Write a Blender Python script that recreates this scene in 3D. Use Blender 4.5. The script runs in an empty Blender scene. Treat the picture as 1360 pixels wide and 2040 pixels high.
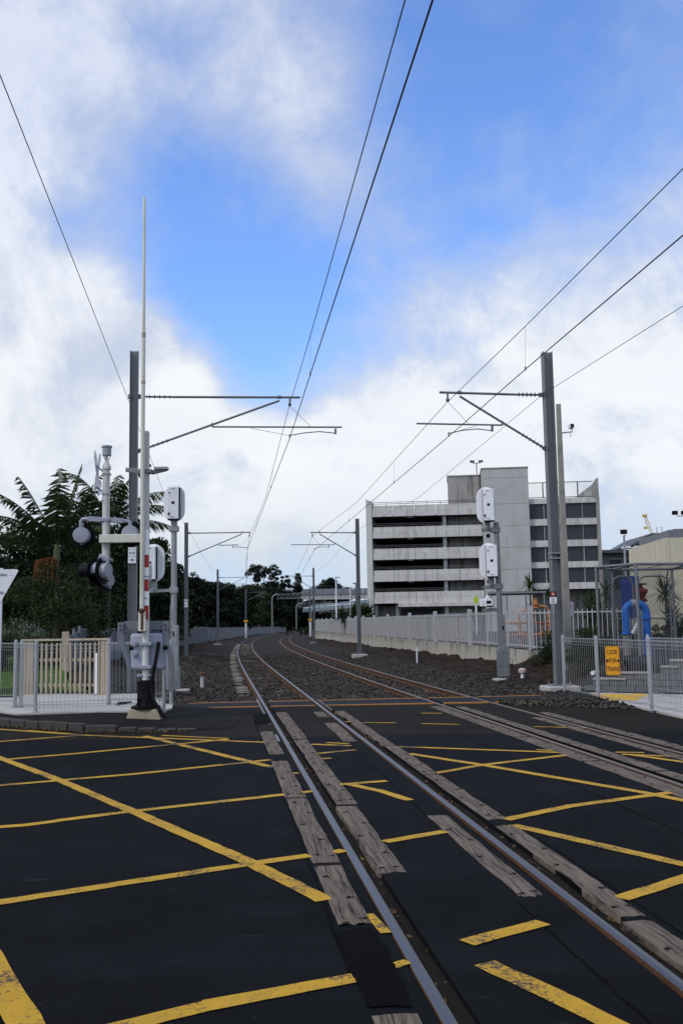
import bpy, math, random
import numpy as np
from mathutils import Vector, Matrix

S = bpy.context.scene
C = S.collection
R = math.radians

# ---------------------------------------------------------------- camera
cam_d = bpy.data.cameras.new('camera'); cam = bpy.data.objects.new('camera', cam_d); C.objects.link(cam)
cam_d.sensor_fit = 'VERTICAL'; cam_d.sensor_height = 36; cam_d.lens = 35
cam_d.clip_start = 0.1; cam_d.clip_end = 4000
cam.location = (0, 0, 1.67)
cam.matrix_world = Matrix.Translation((0, 0, 1.67)) @ Matrix.Rotation(R(90 + 6.53), 4, 'X') @ Matrix.Rotation(-0.016, 4, 'Z')
S.camera = cam

# ---------------------------------------------------------------- light and sky
SUN_EL, SUN_AZ = 48.0, -125.0       # azimuth clockwise from +Y
sun_d = bpy.data.lights.new('sun', 'SUN'); sun = bpy.data.objects.new('sun', sun_d); C.objects.link(sun)
sun_d.energy = 1.7; sun_d.angle = R(10); sun_d.color = (1.0, 0.91, 0.79)
_sd = Vector((math.sin(R(SUN_AZ)) * math.cos(R(SUN_EL)), math.cos(R(SUN_AZ)) * math.cos(R(SUN_EL)), math.sin(R(SUN_EL))))
sun.rotation_euler = _sd.to_track_quat('Z', 'Y').to_euler()
sun.location = (-20, -20, 40)
S.view_settings.view_transform = 'Standard'; S.view_settings.look = 'None'
S.view_settings.exposure = 0.0; S.view_settings.gamma = 1.0; S.view_settings.use_curve_mapping = False
S.cycles.use_denoising = True
S.cycles.max_bounces = 6; S.cycles.diffuse_bounces = 3; S.cycles.glossy_bounces = 3
S.cycles.transparent_max_bounces = 12; S.cycles.transmission_bounces = 3

LINES = [
    ((-6.255, 17.609), (-4.126, 16.179), 0.11), ((-4.126, 16.179), (-1.189, 14.81), 0.11), ((-5.334, 17.092), (-4.35, 16.36), 0.09),
    ((-2.86, 15.958), (-1.79, 15.384), 0.09), ((-5.44, 15.33), (-4.135, 16.217), 0.11), ((-4.666, 13.165), (-3.554, 13.896), 0.12),
    ((-3.554, 13.896), (-1.774, 15.248), 0.12), ((-3.902, 11.028), (-2.434, 11.804), 0.12), ((-2.434, 11.804), (-0.956, 12.843), 0.12),
    ((-3.091, 8.759), (-2.758, 8.862), 0.12), ((-2.758, 8.862), (-2.527, 9.044), 0.12), ((-2.527, 9.044), (-1.904, 9.471), 0.12),
    ((-1.904, 9.471), (-0.623, 10.218), 0.12), ((-2.23, 6.352), (-0.715, 7.286), 0.12), ((-0.715, 7.286), (-0.29, 7.519), 0.12),
    ((-5.013, 14.135), (-3.196, 11.412), 0.12), ((-3.196, 11.412), (-1.964, 9.426), 0.12), ((-1.964, 9.426), (-0.684, 7.329), 0.125),
    ((-0.684, 7.329), (-0.146, 6.343), 0.125), ((-3.123, 15.888), (-0.878, 12.184), 0.12), ((-0.985, 4.408), (-0.616, 4.654), 0.125),
    ((-0.616, 4.654), (0.017, 4.962), 0.125), ((-1.985, 5.59), (-1.245, 4.217), 0.15), ((-0.336, 13.437), (0.118, 13.754), 0.11),
    ((-0.461, 14.464), (0.067, 14.215), 0.11), ((-0.248, 14.619), (0.033, 14.458), 0.09), ((-0.304, 12.884), (-0.203, 12.92), 0.1),
    ((-0.046, 10.81), (0.424, 10.984), 0.11), ((0.007, 10.838), (0.361, 10.32), 0.11), ((0.361, 10.32), (0.601, 9.802), 0.1),
    ((0.306, 7.969), (0.782, 8.291), 0.11), ((0.636, 5.475), (1.074, 5.79), 0.12), ((0.677, 5.128), (0.917, 4.715), 0.13),
    ((0.917, 4.715), (1.149, 4.262), 0.13), ((0.758, 14.007), (2.813, 13.092), 0.11), ((2.545, 13.44), (2.768, 13.305), 0.09),
    ((0.832, 13.239), (1.633, 12.089), 0.12), ((1.633, 12.089), (2.904, 10.014), 0.12), ((2.904, 10.014), (3.169, 9.485), 0.12),
    ((1.032, 11.525), (1.636, 12.11), 0.11), ((1.636, 12.11), (2.838, 12.888), 0.11), ((1.367, 8.767), (2.059, 9.351), 0.12),
    ((2.059, 9.351), (3.152, 9.961), 0.12), ((1.387, 8.507), (2.357, 7.022), 0.12), ((1.668, 6.27), (2.298, 6.806), 0.12),
    ((1.462, 19.196), (1.818, 19.13), 0.09), ((1.321, 17.173), (1.899, 16.949), 0.09), ((0.332, 17.512), (0.855, 17.381), 0.09),
    ((0.029, 17.744), (0.117, 17.684), 0.09), ((3.068, 16.388), (3.827, 16.07), 0.09), ((3.483, 13.059), (3.785, 12.97), 0.1),
    ((3.51, 12.854), (4.01, 12.598), 0.1), ((3.606, 12.769), (4.036, 12.004), 0.11), ((-2.235, 18.654), (-1.969, 18.51), 0.09),
    ((-0.625, 11.706), (-0.553, 11.659), 0.1), ((-0.427, 10.334), (-0.362, 10.39), 0.1), ((-0.085, 7.634), (-0.033, 7.68), 0.1),
    ((0.131, 5.997), (0.199, 5.67), 0.055), ((0.229, 5.135), (0.281, 5.177), 0.075),
]
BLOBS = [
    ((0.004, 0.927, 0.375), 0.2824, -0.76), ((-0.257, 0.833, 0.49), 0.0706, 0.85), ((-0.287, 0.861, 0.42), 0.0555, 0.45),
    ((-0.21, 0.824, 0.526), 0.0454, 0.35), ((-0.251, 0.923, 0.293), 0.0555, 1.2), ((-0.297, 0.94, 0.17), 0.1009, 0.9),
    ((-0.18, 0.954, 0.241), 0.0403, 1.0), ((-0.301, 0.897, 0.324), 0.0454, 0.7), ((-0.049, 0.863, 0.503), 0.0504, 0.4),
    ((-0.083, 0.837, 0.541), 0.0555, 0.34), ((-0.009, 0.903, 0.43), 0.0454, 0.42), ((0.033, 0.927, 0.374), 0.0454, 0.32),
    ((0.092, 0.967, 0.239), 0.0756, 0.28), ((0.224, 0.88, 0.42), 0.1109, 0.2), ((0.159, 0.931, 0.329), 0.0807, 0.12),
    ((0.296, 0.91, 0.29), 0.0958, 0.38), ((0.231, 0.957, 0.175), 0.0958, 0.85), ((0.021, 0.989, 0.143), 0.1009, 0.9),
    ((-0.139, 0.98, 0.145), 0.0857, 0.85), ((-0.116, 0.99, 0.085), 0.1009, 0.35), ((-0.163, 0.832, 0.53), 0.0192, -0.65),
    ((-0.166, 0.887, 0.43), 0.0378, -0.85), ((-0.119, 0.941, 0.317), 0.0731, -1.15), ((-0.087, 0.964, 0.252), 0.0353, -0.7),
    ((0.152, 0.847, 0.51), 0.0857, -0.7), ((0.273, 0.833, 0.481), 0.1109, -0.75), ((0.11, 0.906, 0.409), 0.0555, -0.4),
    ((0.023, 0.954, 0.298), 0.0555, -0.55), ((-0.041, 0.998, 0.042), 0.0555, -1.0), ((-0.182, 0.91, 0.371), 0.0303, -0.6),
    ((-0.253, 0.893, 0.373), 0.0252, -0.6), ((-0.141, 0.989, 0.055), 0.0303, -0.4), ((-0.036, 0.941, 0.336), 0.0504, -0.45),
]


W = bpy.data.worlds.new('World'); S.world = W; W.use_nodes = True
def build_sky():
    nt = W.node_tree; N = nt.nodes; L = nt.links; N.clear()
    def nd(t, **k):
        n = N.new(t)
        for a, b in k.items(): setattr(n, a, b)
        return n
    def inp(n, i, v):
        if hasattr(v, 'is_linked') or isinstance(v, bpy.types.NodeSocket): L.new(v, n.inputs[i])
        else: n.inputs[i].default_value = v
    def M(op, a, b=None, c=None):
        n = nd('ShaderNodeMath', operation=op); inp(n, 0, a)
        if b is not None: inp(n, 1, b)
        if c is not None: inp(n, 2, c)
        return n.outputs[0]
    def mix(f, a, b):
        n = nd('ShaderNodeMix', data_type='RGBA'); inp(n, 0, f); inp(n, 6, a); inp(n, 7, b); return n.outputs[2]
    def ss(v, a, b):
        n = nd('ShaderNodeMapRange', interpolation_type='SMOOTHSTEP'); inp(n, 0, v); n.inputs[1].default_value = a; n.inputs[2].default_value = b; return n.outputs[0]
    out = nd('ShaderNodeOutputWorld'); bg = nd('ShaderNodeBackground'); L.new(bg.outputs[0], out.inputs[0])
    bg.inputs[1].default_value = 0.15
    sky = nd('ShaderNodeTexSky', sky_type='NISHITA'); sky.sun_disc = False
    sky.sun_elevation = R(SUN_EL); sky.sun_rotation = R(SUN_AZ); sky.air_density = 1.0; sky.dust_density = 0.4; sky.ozone_density = 2.0
    tc = nd('ShaderNodeTexCoord')
    nrm = nd('ShaderNodeVectorMath', operation='NORMALIZE'); L.new(tc.outputs['Generated'], nrm.inputs[0]); D = nrm.outputs[0]
    sep = nd('ShaderNodeSeparateXYZ'); L.new(D, sep.inputs[0]); Z = sep.outputs[2]
    # cloud layer seen in perspective: direction projected on a high plane
    den = M('ADD', M('MAXIMUM', Z, 0.0), 0.22)
    comb = nd('ShaderNodeCombineXYZ'); L.new(M('DIVIDE', sep.outputs[0], den), comb.inputs[0]); L.new(M('DIVIDE', sep.outputs[1], den), comb.inputs[1])
    def noise(vec, sc, det=6, rough=.55, dist=0.0):
        n = nd('ShaderNodeTexNoise'); L.new(vec, n.inputs['Vector']); n.inputs['Scale'].default_value = sc
        n.inputs['Detail'].default_value = det; n.inputs['Roughness'].default_value = rough; n.inputs['Distortion'].default_value = dist
        return n.outputs[0]
    n1 = noise(comb.outputs[0], 2.1, 8, .56, .5)
    n2 = noise(D, 9.0, 8, .62, .3)
    n3 = noise(comb.outputs[0], 1.1, 3, .5)
    cov = M('ADD', M('MULTIPLY', M('SUBTRACT', n1, .5), 1.7), M('MULTIPLY', M('SUBTRACT', n2, .5), 2.5))
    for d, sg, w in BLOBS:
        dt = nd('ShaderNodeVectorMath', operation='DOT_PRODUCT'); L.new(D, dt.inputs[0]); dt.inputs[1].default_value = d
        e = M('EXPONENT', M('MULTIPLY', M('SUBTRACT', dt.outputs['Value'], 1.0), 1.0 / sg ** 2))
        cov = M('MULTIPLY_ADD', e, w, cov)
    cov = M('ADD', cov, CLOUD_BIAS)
    mask = ss(cov, -.70, 1.35)
    thick = ss(cov, .45, 1.5)
    n4 = noise(D, 5.0, 7, .6, .6)
    lit = ss(M('ADD', M('MULTIPLY', n4, .65), M('MULTIPLY', n2, .35)), .36, .54)
    shade = mix(M('MULTIPLY', thick, lit), (3.9, 4.35, 5.2, 1), (6.3, 6.4, 6.5, 1))
    shade = mix(M('MULTIPLY', ss(n3, .42, .68), .35), shade, (4.3, 4.5, 4.9, 1))
    # towards the horizon the clear sky pales
    hz = ss(Z, .20, .0)
    shade = mix(M('MULTIPLY', ss(Z, .17, .05), .6), shade, (4.1, 4.5, 5.0, 1))
    tint = nd('ShaderNodeMix', data_type='RGBA', blend_type='MULTIPLY'); tint.inputs[0].default_value = 1.0
    L.new(sky.outputs[0], tint.inputs[6]); tint.inputs[7].default_value = SKY_TINT
    clear = mix(M('MULTIPLY', hz, .75), tint.outputs[2], (2.8, 3.7, 5.2, 1))
    col = mix(M('MULTIPLY', mask, ss(Z, .52, .28)) if False else M('MULTIPLY', mask, M('MULTIPLY_ADD', ss(Z, .26, .50), -.24, .95)), clear, shade)
    L.new(col, bg.inputs[0])
CLOUD_BIAS = 0.95  # adds cloud over the unseen sky to neutralise its blue ambient light
SKY_TINT = (1.04, 1.28, 1.74, 1)
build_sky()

# ---------------------------------------------------------------- helpers
def tag(o, label=None, cat=None, group=None, kind=None):
    if label: o['label'] = label
    if cat: o['category'] = cat
    if group: o['group'] = group
    if kind: o['kind'] = kind
    return o
def thing(name, label, cat, loc=(0, 0, 0), rz=0.0, group=None):
    o = bpy.data.objects.new(name, None); C.objects.link(o); o.empty_display_size = .2
    o.location = loc; o.rotation_euler = (0, 0, rz)
    return tag(o, label, cat, group)
def frame_of(d):
    d = Vector(d).normalized(); u = Vector((0, 0, 1)) if abs(d.z) < .95 else Vector((1, 0, 0))
    s = d.cross(u).normalized(); return d, s, s.cross(d).normalized()
class MB:
    def __init__(s): s.v = []; s.f = []; s.m = []
    def add(s, vs, fs, mi=0):
        b = len(s.v); s.v += [tuple(p) for p in vs]; s.f += [tuple(i + b for i in f) for f in fs]; s.m += [mi] * len(fs); return s
    def box(s, c, d, rz=0.0, mi=0, M=None):
        hx, hy, hz = d[0] / 2, d[1] / 2, d[2] / 2; cs, sn = math.cos(rz), math.sin(rz); vs = []
        for x, y, z in ((-hx, -hy, -hz), (hx, -hy, -hz), (hx, hy, -hz), (-hx, hy, -hz), (-hx, -hy, hz), (hx, -hy, hz), (hx, hy, hz), (-hx, hy, hz)):
            vs.append((c[0] + x * cs - y * sn, c[1] + x * sn + y * cs, c[2] + z))
        if M is not None: vs = [M @ Vector(p) for p in vs]
        return s.add(vs, [(0, 3, 2, 1), (4, 5, 6, 7), (0, 1, 5, 4), (1, 2, 6, 5), (2, 3, 7, 6), (3, 0, 4, 7)], mi)
    def b2(s, x0, x1, y0, y1, z0, z1, mi=0):
        return s.box(((x0 + x1) / 2, (y0 + y1) / 2, (z0 + z1) / 2), (x1 - x0, y1 - y0, z1 - z0), 0, mi)
    def bar(s, a, b, w, h, mi=0):
        a = Vector(a); b = Vector(b); d, sd, up = frame_of(b - a); vs = []
        for p in (a, b):
            for q, r in ((-1, -1), (1, -1), (1, 1), (-1, 1)): vs.append(p + sd * (q * w / 2) + up * (r * h / 2))
        return s.add(vs, [(0, 1, 2, 3), (7, 6, 5, 4), (0, 4, 5, 1), (1, 5, 6, 2), (2, 6, 7, 3), (3, 7, 4, 0)], mi)
    def cyl(s, a, b, r, r2=None, n=10, mi=0, caps=True):
        a = Vector(a); b = Vector(b); r2 = r if r2 is None else r2; d, sd, up = frame_of(b - a); vs = []
        for p, q in ((a, r), (b, r2)):
            for i in range(n): t = 2 * math.pi * i / n; vs.append(p + (sd * math.cos(t) + up * math.sin(t)) * q)
        fs = [(i, (i + 1) % n, n + (i + 1) % n, n + i) for i in range(n)]
        if caps: fs += [tuple(range(n - 1, -1, -1)), tuple(range(n, 2 * n))]
        return s.add(vs, fs, mi)
    def tube(s, pts, r, n=6, mi=0, caps=True):
        pts = [Vector(p) for p in pts]; rs = r if isinstance(r, (list, tuple)) else [r] * len(pts); vs = []; last = None
        for i, p in enumerate(pts):
            d = (pts[min(i + 1, len(pts) - 1)] - pts[max(i - 1, 0)]).normalized()
            if last is None: _, sd, up = frame_of(d)
            else:
                sd = last - d * last.dot(d)
                if sd.length < 1e-4: _, sd, up = frame_of(d)
                sd.normalize(); up = sd.cross(d).normalized()
            last = sd
            for k in range(n): t = 2 * math.pi * k / n; vs.append(p + (sd * math.cos(t) + up * math.sin(t)) * rs[i])
        fs = []
        for i in range(len(pts) - 1):
            for k in range(n): a = i * n + k; b = i * n + (k + 1) % n; fs.append((a, b, b + n, a + n))
        if caps: fs += [tuple(range(n - 1, -1, -1)), tuple(range((len(pts) - 1) * n, len(pts) * n))]
        return s.add(vs, fs, mi)
    def lathe(s, prof, c=(0, 0, 0), n=14, mi=0, M=None):
        vs = []
        for r, z in prof:
            for k in range(n): t = 2 * math.pi * k / n; vs.append(Vector((c[0] + r * math.cos(t), c[1] + r * math.sin(t), c[2] + z)))
        if M is not None: vs = [M @ p for p in vs]
        fs = []
        for i in range(len(prof) - 1):
            for k in range(n): a = i * n + k; b = i * n + (k + 1) % n; fs.append((a, b, b + n, a + n))
        fs += [tuple(range(n - 1, -1, -1)), tuple(range((len(prof) - 1) * n, len(prof) * n))]
        return s.add(vs, fs, mi)
    def prism(s, poly, z0, z1, mi=0, M=None):
        n = len(poly); vs = [Vector((p[0], p[1], z0)) for p in poly] + [Vector((p[0], p[1], z1)) for p in poly]
        if M is not None: vs = [M @ p for p in vs]
        return s.add(vs, [tuple(range(n - 1, -1, -1)), tuple(range(n, 2 * n))] + [(i, (i + 1) % n, n + (i + 1) % n, n + i) for i in range(n)], mi)
    def build(s, name, mats, parent=None, smooth=None, loc=None, rz=0.0, bevel=0.0):
        me = bpy.data.meshes.new(name); me.from_pydata(s.v, [], s.f)
        mats = mats if isinstance(mats, (list, tuple)) else [mats]
        for m in mats: me.materials.append(m)
        if len(mats) > 1: me.polygons.foreach_set('material_index', s.m)
        if smooth is not None:
            me.polygons.foreach_set('use_smooth', [True] * len(me.polygons)); me.set_sharp_from_angle(angle=R(smooth))
        me.update()
        o = bpy.data.objects.new(name, me); C.objects.link(o)
        if parent is not None: o.parent = parent
        if loc is not None: o.location = loc
        o.rotation_euler = (0, 0, rz)
        if bevel:
            b = o.modifiers.new('bevel', 'BEVEL'); b.width = bevel; b.segments = 2; b.limit_method = 'ANGLE'; b.angle_limit = R(40)
        return o
XZ = Matrix.Rotation(R(90), 4, 'X')          # prism in xy -> upright facing -y
def upright(cx, cy, cz, rz=0.0): return Matrix.Translation((cx, cy, cz)) @ Matrix.Rotation(rz, 4, 'Z') @ XZ
def grid_mesh(name, P, mats, parent=None, smooth=True, attrs=None):
    """P: (rows, cols, 3) array"""
    r, c, _ = P.shape; me = bpy.data.meshes.new(name)
    idx = np.arange(r * c).reshape(r, c)
    q = np.stack([idx[:-1, :-1], idx[:-1, 1:], idx[1:, 1:], idx[1:, :-1]], -1).reshape(-1, 4)
    me.from_pydata(P.reshape(-1, 3).tolist(), [], q.tolist())
    for m in (mats if isinstance(mats, list) else [mats]): me.materials.append(m)
    if smooth: me.polygons.foreach_set('use_smooth', [True] * len(me.polygons))
    for k, a in (attrs or {}).items():
        at = me.attributes.new(k, 'FLOAT', 'POINT'); at.data.foreach_set('value', np.ascontiguousarray(a, dtype=np.float32).reshape(-1))
    o = bpy.data.objects.new(name, me); C.objects.link(o)
    if parent is not None: o.parent = parent
    return o
def clone(o, parent=None):
    c = o.copy(); C.objects.link(c); c.parent = parent; return c
def clone_tree(o, parent=None):
    c = clone(o, parent)
    for ch in list(o.children): clone_tree(ch, c)
    return c
def vnoise(x, y, seed=0, sc=1.0, octaves=3):
    """cheap value noise on numpy arrays"""
    x = np.asarray(x, float) * sc; y = np.asarray(y, float) * sc; t = np.zeros_like(x); amp = 1.0
    def h(i, j):
        n = np.sin(i * 127.1 + j * 311.7 + seed * 74.7) * 43758.5453; return n - np.floor(n)
    for o in range(octaves):
        i = np.floor(x); j = np.floor(y); fx = x - i; fy = y - j; fx = fx * fx * (3 - 2 * fx); fy = fy * fy * (3 - 2 * fy)
        t += amp * ((h(i, j) * (1 - fx) + h(i + 1, j) * fx) * (1 - fy) + (h(i, j + 1) * (1 - fx) + h(i + 1, j + 1) * fx) * fy - .5)
        x = x * 2.03 + 5.1; y = y * 2.03 + 1.7; amp *= .5
    return t

# ---------------------------------------------------------------- materials
class Mat:
    def __init__(s, name):
        s.m = bpy.data.materials.new(name); s.m.use_nodes = True; s.nt = s.m.node_tree; s.N = s.nt.nodes; s.L = s.nt.links
        s.b = s.N['Principled BSDF']; s._tc = None
    def nd(s, t, **k):
        n = s.N.new(t)
        for a, b in k.items(): setattr(n, a, b)
        return n
    def inp(s, sock, v):
        if isinstance(v, bpy.types.NodeSocket): s.L.new(v, sock)
        else: sock.default_value = v
    def obj(s):
        if s._tc is None: s._tc = s.nd('ShaderNodeTexCoord')
        return s._tc.outputs['Object']
    def world(s):
        g = s.nd('ShaderNodeNewGeometry'); return g.outputs['Position']
    def scaled(s, v, sc, rot=(0, 0, 0)):
        n = s.nd('ShaderNodeMapping'); s.L.new(v, n.inputs[0]); n.inputs['Scale'].default_value = sc; n.inputs['Rotation'].default_value = rot; return n.outputs[0]
    def noise(s, v, sc, det=4, rough=.55, dist=0.0):
        n = s.nd('ShaderNodeTexNoise'); s.L.new(v, n.inputs['Vector']); n.inputs['Scale'].default_value = sc
        n.inputs['Detail'].default_value = det; n.inputs['Roughness'].default_value = rough; n.inputs['Distortion'].default_value = dist; return n.outputs[0]
    def vor(s, v, sc, feat='F1', out='Distance'):
        n = s.nd('ShaderNodeTexVoronoi', feature=feat); s.L.new(v, n.inputs['Vector']); n.inputs['Scale'].default_value = sc; return n.outputs[out]
    def M(s, op, a, b=None, c=None):
        n = s.nd('ShaderNodeMath', operation=op); s.inp(n.inputs[0], a)
        if b is not None: s.inp(n.inputs[1], b)
        if c is not None: s.inp(n.inputs[2], c)
        return n.outputs[0]
    def ss(s, v, a, b, lo=0.0, hi=1.0):
        n = s.nd('ShaderNodeMapRange', interpolation_type='SMOOTHSTEP'); s.inp(n.inputs[0], v)
        n.inputs[1].default_value = a; n.inputs[2].default_value = b; n.inputs[3].default_value = lo; n.inputs[4].default_value = hi; return n.outputs[0]
    def mix(s, f, a, b, blend='MIX'):
        n = s.nd('ShaderNodeMix', data_type='RGBA', blend_type=blend); s.inp(n.inputs[0], f)
        for i, v in ((6, a), (7, b)): s.inp(n.inputs[i], v if isinstance(v, bpy.types.NodeSocket) else (*v[:3], 1))
        return n.outputs[2]
    def attr(s, name):
        n = s.nd('ShaderNodeAttribute'); n.attribute_name = name; return n.outputs['Fac']
    def bump(s, h, st=.3, dist=.02):
        n = s.nd('ShaderNodeBump'); s.L.new(h, n.inputs['Height']); n.inputs['Strength'].default_value = st; n.inputs['Distance'].default_value = dist
        s.L.new(n.outputs[0], s.b.inputs['Normal'])
    def set(s, col=None, rough=None, metal=None, spec=None):
        for k, v in (('Base Color', col), ('Roughness', rough), ('Metallic', metal), ('Specular IOR Level', spec)):
            if v is None: continue
            if k == 'Base Color' and not isinstance(v, bpy.types.NodeSocket): v = (*v[:3], 1)
            s.inp(s.b.inputs[k], v)
        return s
def simple(name, col, rough=.6, metal=0.0, var=.2, sc=3.0, bump=.1, bsc=30.0, dirt=None, dirt_amt=.5, spec=.4, streak=False, space='obj'):
    m = Mat(name); v = m.obj() if space == 'obj' else m.world()
    n = m.noise(v, sc, 5, .6)
    a = [c * (1 - var) for c in col]; b = [min(1, c * (1 + var)) for c in col]
    c = m.mix(n, a, b)
    if dirt:
        sv = m.scaled(v, (6, 6, .6) if streak else (1, 1, 1))
        d = m.ss(m.noise(sv, 1.2 if streak else sc * 1.7, 6, .65), .48, .75)
        c = m.mix(m.M('MULTIPLY', d, dirt_amt), c, dirt)
    m.set(c, None, metal, spec)
    m.set(rough=m.M('MULTIPLY_ADD', n, .25, rough - .12))
    if bump: m.bump(m.noise(v, bsc, 4, .6), bump, .01)
    return m.m

def mk_asphalt(name, base, old=None, seam=None):
    m = Mat(name); v = m.world()
    big = m.noise(v, .35, 4, .55); mid = m.noise(v, 2.2, 5, .6); fine = m.noise(v, 85, 3, .7); agg = m.vor(v, 70)
    c = m.mix(m.ss(big, .35, .65), [x * .5 for x in base], [x * 1.7 for x in base])
    c = m.mix(m.M('MULTIPLY', m.ss(mid, .42, .75), .7), c, [x * 2.2 for x in base])
    lane = m.noise(m.scaled(v, (.12, 1.0, 1), (0, 0, R(5))), 1.3, 4, .6)
    c = m.mix(m.M('MULTIPLY', m.ss(lane, .45, .68), .55), c, [x * 2.6 for x in base])
    c = m.mix(m.ss(fine, .35, .75), m.mix(.6, c, (.003, .003, .0035)), m.mix(.16, c, (.034, .035, .037)))
    if old is not None:
        sep = m.nd('ShaderNodeSeparateXYZ'); m.L.new(v, sep.inputs[0])
        wob = m.M('MULTIPLY_ADD', m.noise(v, .8, 2), .25, sep.outputs[1])
        f = m.ss(wob, 15.55, 15.75)
        oc = m.mix(m.ss(m.noise(v, 1.3, 5, .65), .3, .7), [x * .75 for x in old], [x * 1.25 for x in old])
        oc = m.mix(m.ss(fine, .3, .8), m.mix(.5, oc, (.005, .005, .005)), m.mix(.17, oc, (.085, .078, .07)))
        c = m.mix(f, c, oc)
    # tyre scuffs and dropped grit, long across the road
    sc = m.noise(m.scaled(v, (1.1, 9, 1), (0, 0, R(4))), 1.6, 6, .7)
    c = m.mix(m.M('MULTIPLY', m.ss(sc, .63, .74), .16), c, (.25, .25, .26))
    sp = m.ss(m.vor(v, 3.3), .035, .0)
    c = m.mix(m.M('MULTIPLY', sp, .4), c, (.2, .2, .19))
    # oil-dark blotches and hairline cracks
    oil = m.ss(m.noise(v, 1.1, 3, .5), .60, .72)
    c = m.mix(m.M('MULTIPLY', oil, .45), c, (.012, .012, .014))
    wv = m.nd('ShaderNodeVectorMath', operation='ADD'); m.L.new(v, wv.inputs[0])
    nn = m.nd('ShaderNodeTexNoise'); m.L.new(v, nn.inputs['Vector']); nn.inputs['Scale'].default_value = 1.5; m.L.new(nn.outputs['Color'], wv.inputs[1])
    cr = m.ss(m.vor(wv.outputs[0], .22, 'DISTANCE_TO_EDGE'), .004, .001)
    c = m.mix(m.M('MULTIPLY', cr, m.ss(big, .5, .62)), c, (.006, .006, .007))
    m.set(c, spec=.03); m.set(rough=m.M('MULTIPLY_ADD', big, .25, .64))
    m.bump(m.M('ADD', m.M('MULTIPLY', agg, .6), fine), .35, .006)
    return m.m
ASPHALT = mk_asphalt('asphalt', (.0046, .0053, .0064), (.0160, .0132, .0088))
APRON = mk_asphalt('asphalt_apron', (.013, .012, .0105))
LOT = mk_asphalt('asphalt_lot', (.045, .045, .048))
FRESH = simple('fresh_asphalt_patch', (.0016, .0016, .0020), .9, bump=.5, bsc=90, var=.3, spec=.06, space='world')

def mk_paint():
    m = Mat('yellow_road_paint'); v = m.world()
    wear = m.M('ADD', m.M('MULTIPLY', m.noise(v, 42, 4, .75), .65), m.M('MULTIPLY', m.noise(v, 3.1, 4, .6), .5))
    f = m.ss(m.M('ADD', wear, m.M('MULTIPLY', m.ss(m.noise(v, .55, 3), .45, .7), .10)), .60, .72); g = m.noise(v, 1.5, 3)
    c = m.mix(g, (.42, .228, .007), (.54, .32, .014))
    c = m.mix(m.M('MULTIPLY', m.ss(m.noise(v, 9, 4, .7), .45, .75), .35), c, (.21, .13, .025))
    c = m.mix(f, c, (.022, .023, .026))
    m.set(c, .7, spec=.3); m.bump(m.noise(v, 90, 3, .7), .3, .004); return m.m
PAINT = mk_paint()

def mk_plank():
    m = Mat('weathered_hardwood'); oi = m.nd('ShaderNodeObjectInfo'); off = m.nd('ShaderNodeVectorMath', operation='ADD'); m.L.new(m.obj(), off.inputs[0]); cv = m.nd('ShaderNodeCombineXYZ')
    for k_, f_ in ((0, 7.0), (1, 31.0), (2, 13.0)): m.L.new(m.M('MULTIPLY', oi.outputs['Random'], f_), cv.inputs[k_])
    m.L.new(cv.outputs[0], off.inputs[1]); v = off.outputs[0]
    warp = m.nd('ShaderNodeVectorMath', operation='ADD'); m.L.new(v, warp.inputs[0])
    nn = m.nd('ShaderNodeTexNoise'); m.L.new(m.scaled(v, (2.5, .9, 1)), nn.inputs['Vector']); nn.inputs['Scale'].default_value = 2.0
    sc = m.nd('ShaderNodeVectorMath', operation='SCALE'); m.L.new(nn.outputs['Color'], sc.inputs[0]); sc.inputs[3].default_value = .07; m.L.new(sc.outputs[0], warp.inputs[1])
    gr = m.noise(m.scaled(warp.outputs[0], (60, 2.4, 8)), 1.0, 5, .7)
    gr2 = m.noise(m.scaled(warp.outputs[0], (150, 5, 8)), 1.0, 3, .7)
    big = m.noise(v, 2.6, 4)
    c = m.mix(m.ss(gr, .30, .68), (.044, .034, .025), (.20, .160, .125))
    c = m.mix(m.M('MULTIPLY', m.ss(big, .4, .75), .45), c, (.125, .095, .070))
    c = m.mix(m.M('MULTIPLY', oi.outputs['Random'], .25), c, (.11, .088, .068))
    crack = m.ss(m.M('MULTIPLY', gr, m.M('MULTIPLY_ADD', gr2, .5, .75)), .40, .33)
    c = m.mix(m.M('MULTIPLY', crack, .8), c, (.012, .010, .009))
    m.set(c, .85, spec=.2); m.bump(m.M('MULTIPLY_ADD', crack, -1.2, gr), .8, .012); return m.m
PLANK = mk_plank()

def mk_rail_top():
    m = Mat('polished_rail_head'); v = m.obj(); n = m.noise(m.scaled(v, (30, .8, 1)), 1.0, 4)
    m.set(m.mix(n, (.095, .092, .095), (.18, .175, .18)), None, 1.0); m.set(rough=m.M('MULTIPLY_ADD', n, .2, .30)); return m.m
RAILTOP = mk_rail_top()
RAILDULL = simple('dull_brown_rail_head', (.19, .135, .095), .42, .75, var=.35, sc=1.2, bump=.1)
RUST = simple('rail_rust', (.095, .043, .018), .85, 0, var=.45, sc=6, bump=.4, bsc=60, dirt=(.03, .018, .012), dirt_amt=.6)
STEEL = simple('galvanised_steel', (.19, .20, .205), .52, .25, var=.22, sc=2.2, bump=.06, bsc=18, dirt=(.17, .17, .17), dirt_amt=.5, streak=True)
STEEL_D = simple('dark_galvanised_steel', (.085, .090, .094), .55, .2, var=.25, sc=2.5, bump=.06, dirt=(.07, .07, .07), dirt_amt=.5, streak=True)
STEEL_L = simple('pale_galvanised_steel', (.32, .335, .345), .5, .2, var=.15, sc=3, bump=.05, dirt=(.22, .22, .22), dirt_amt=.5, streak=True)
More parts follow.
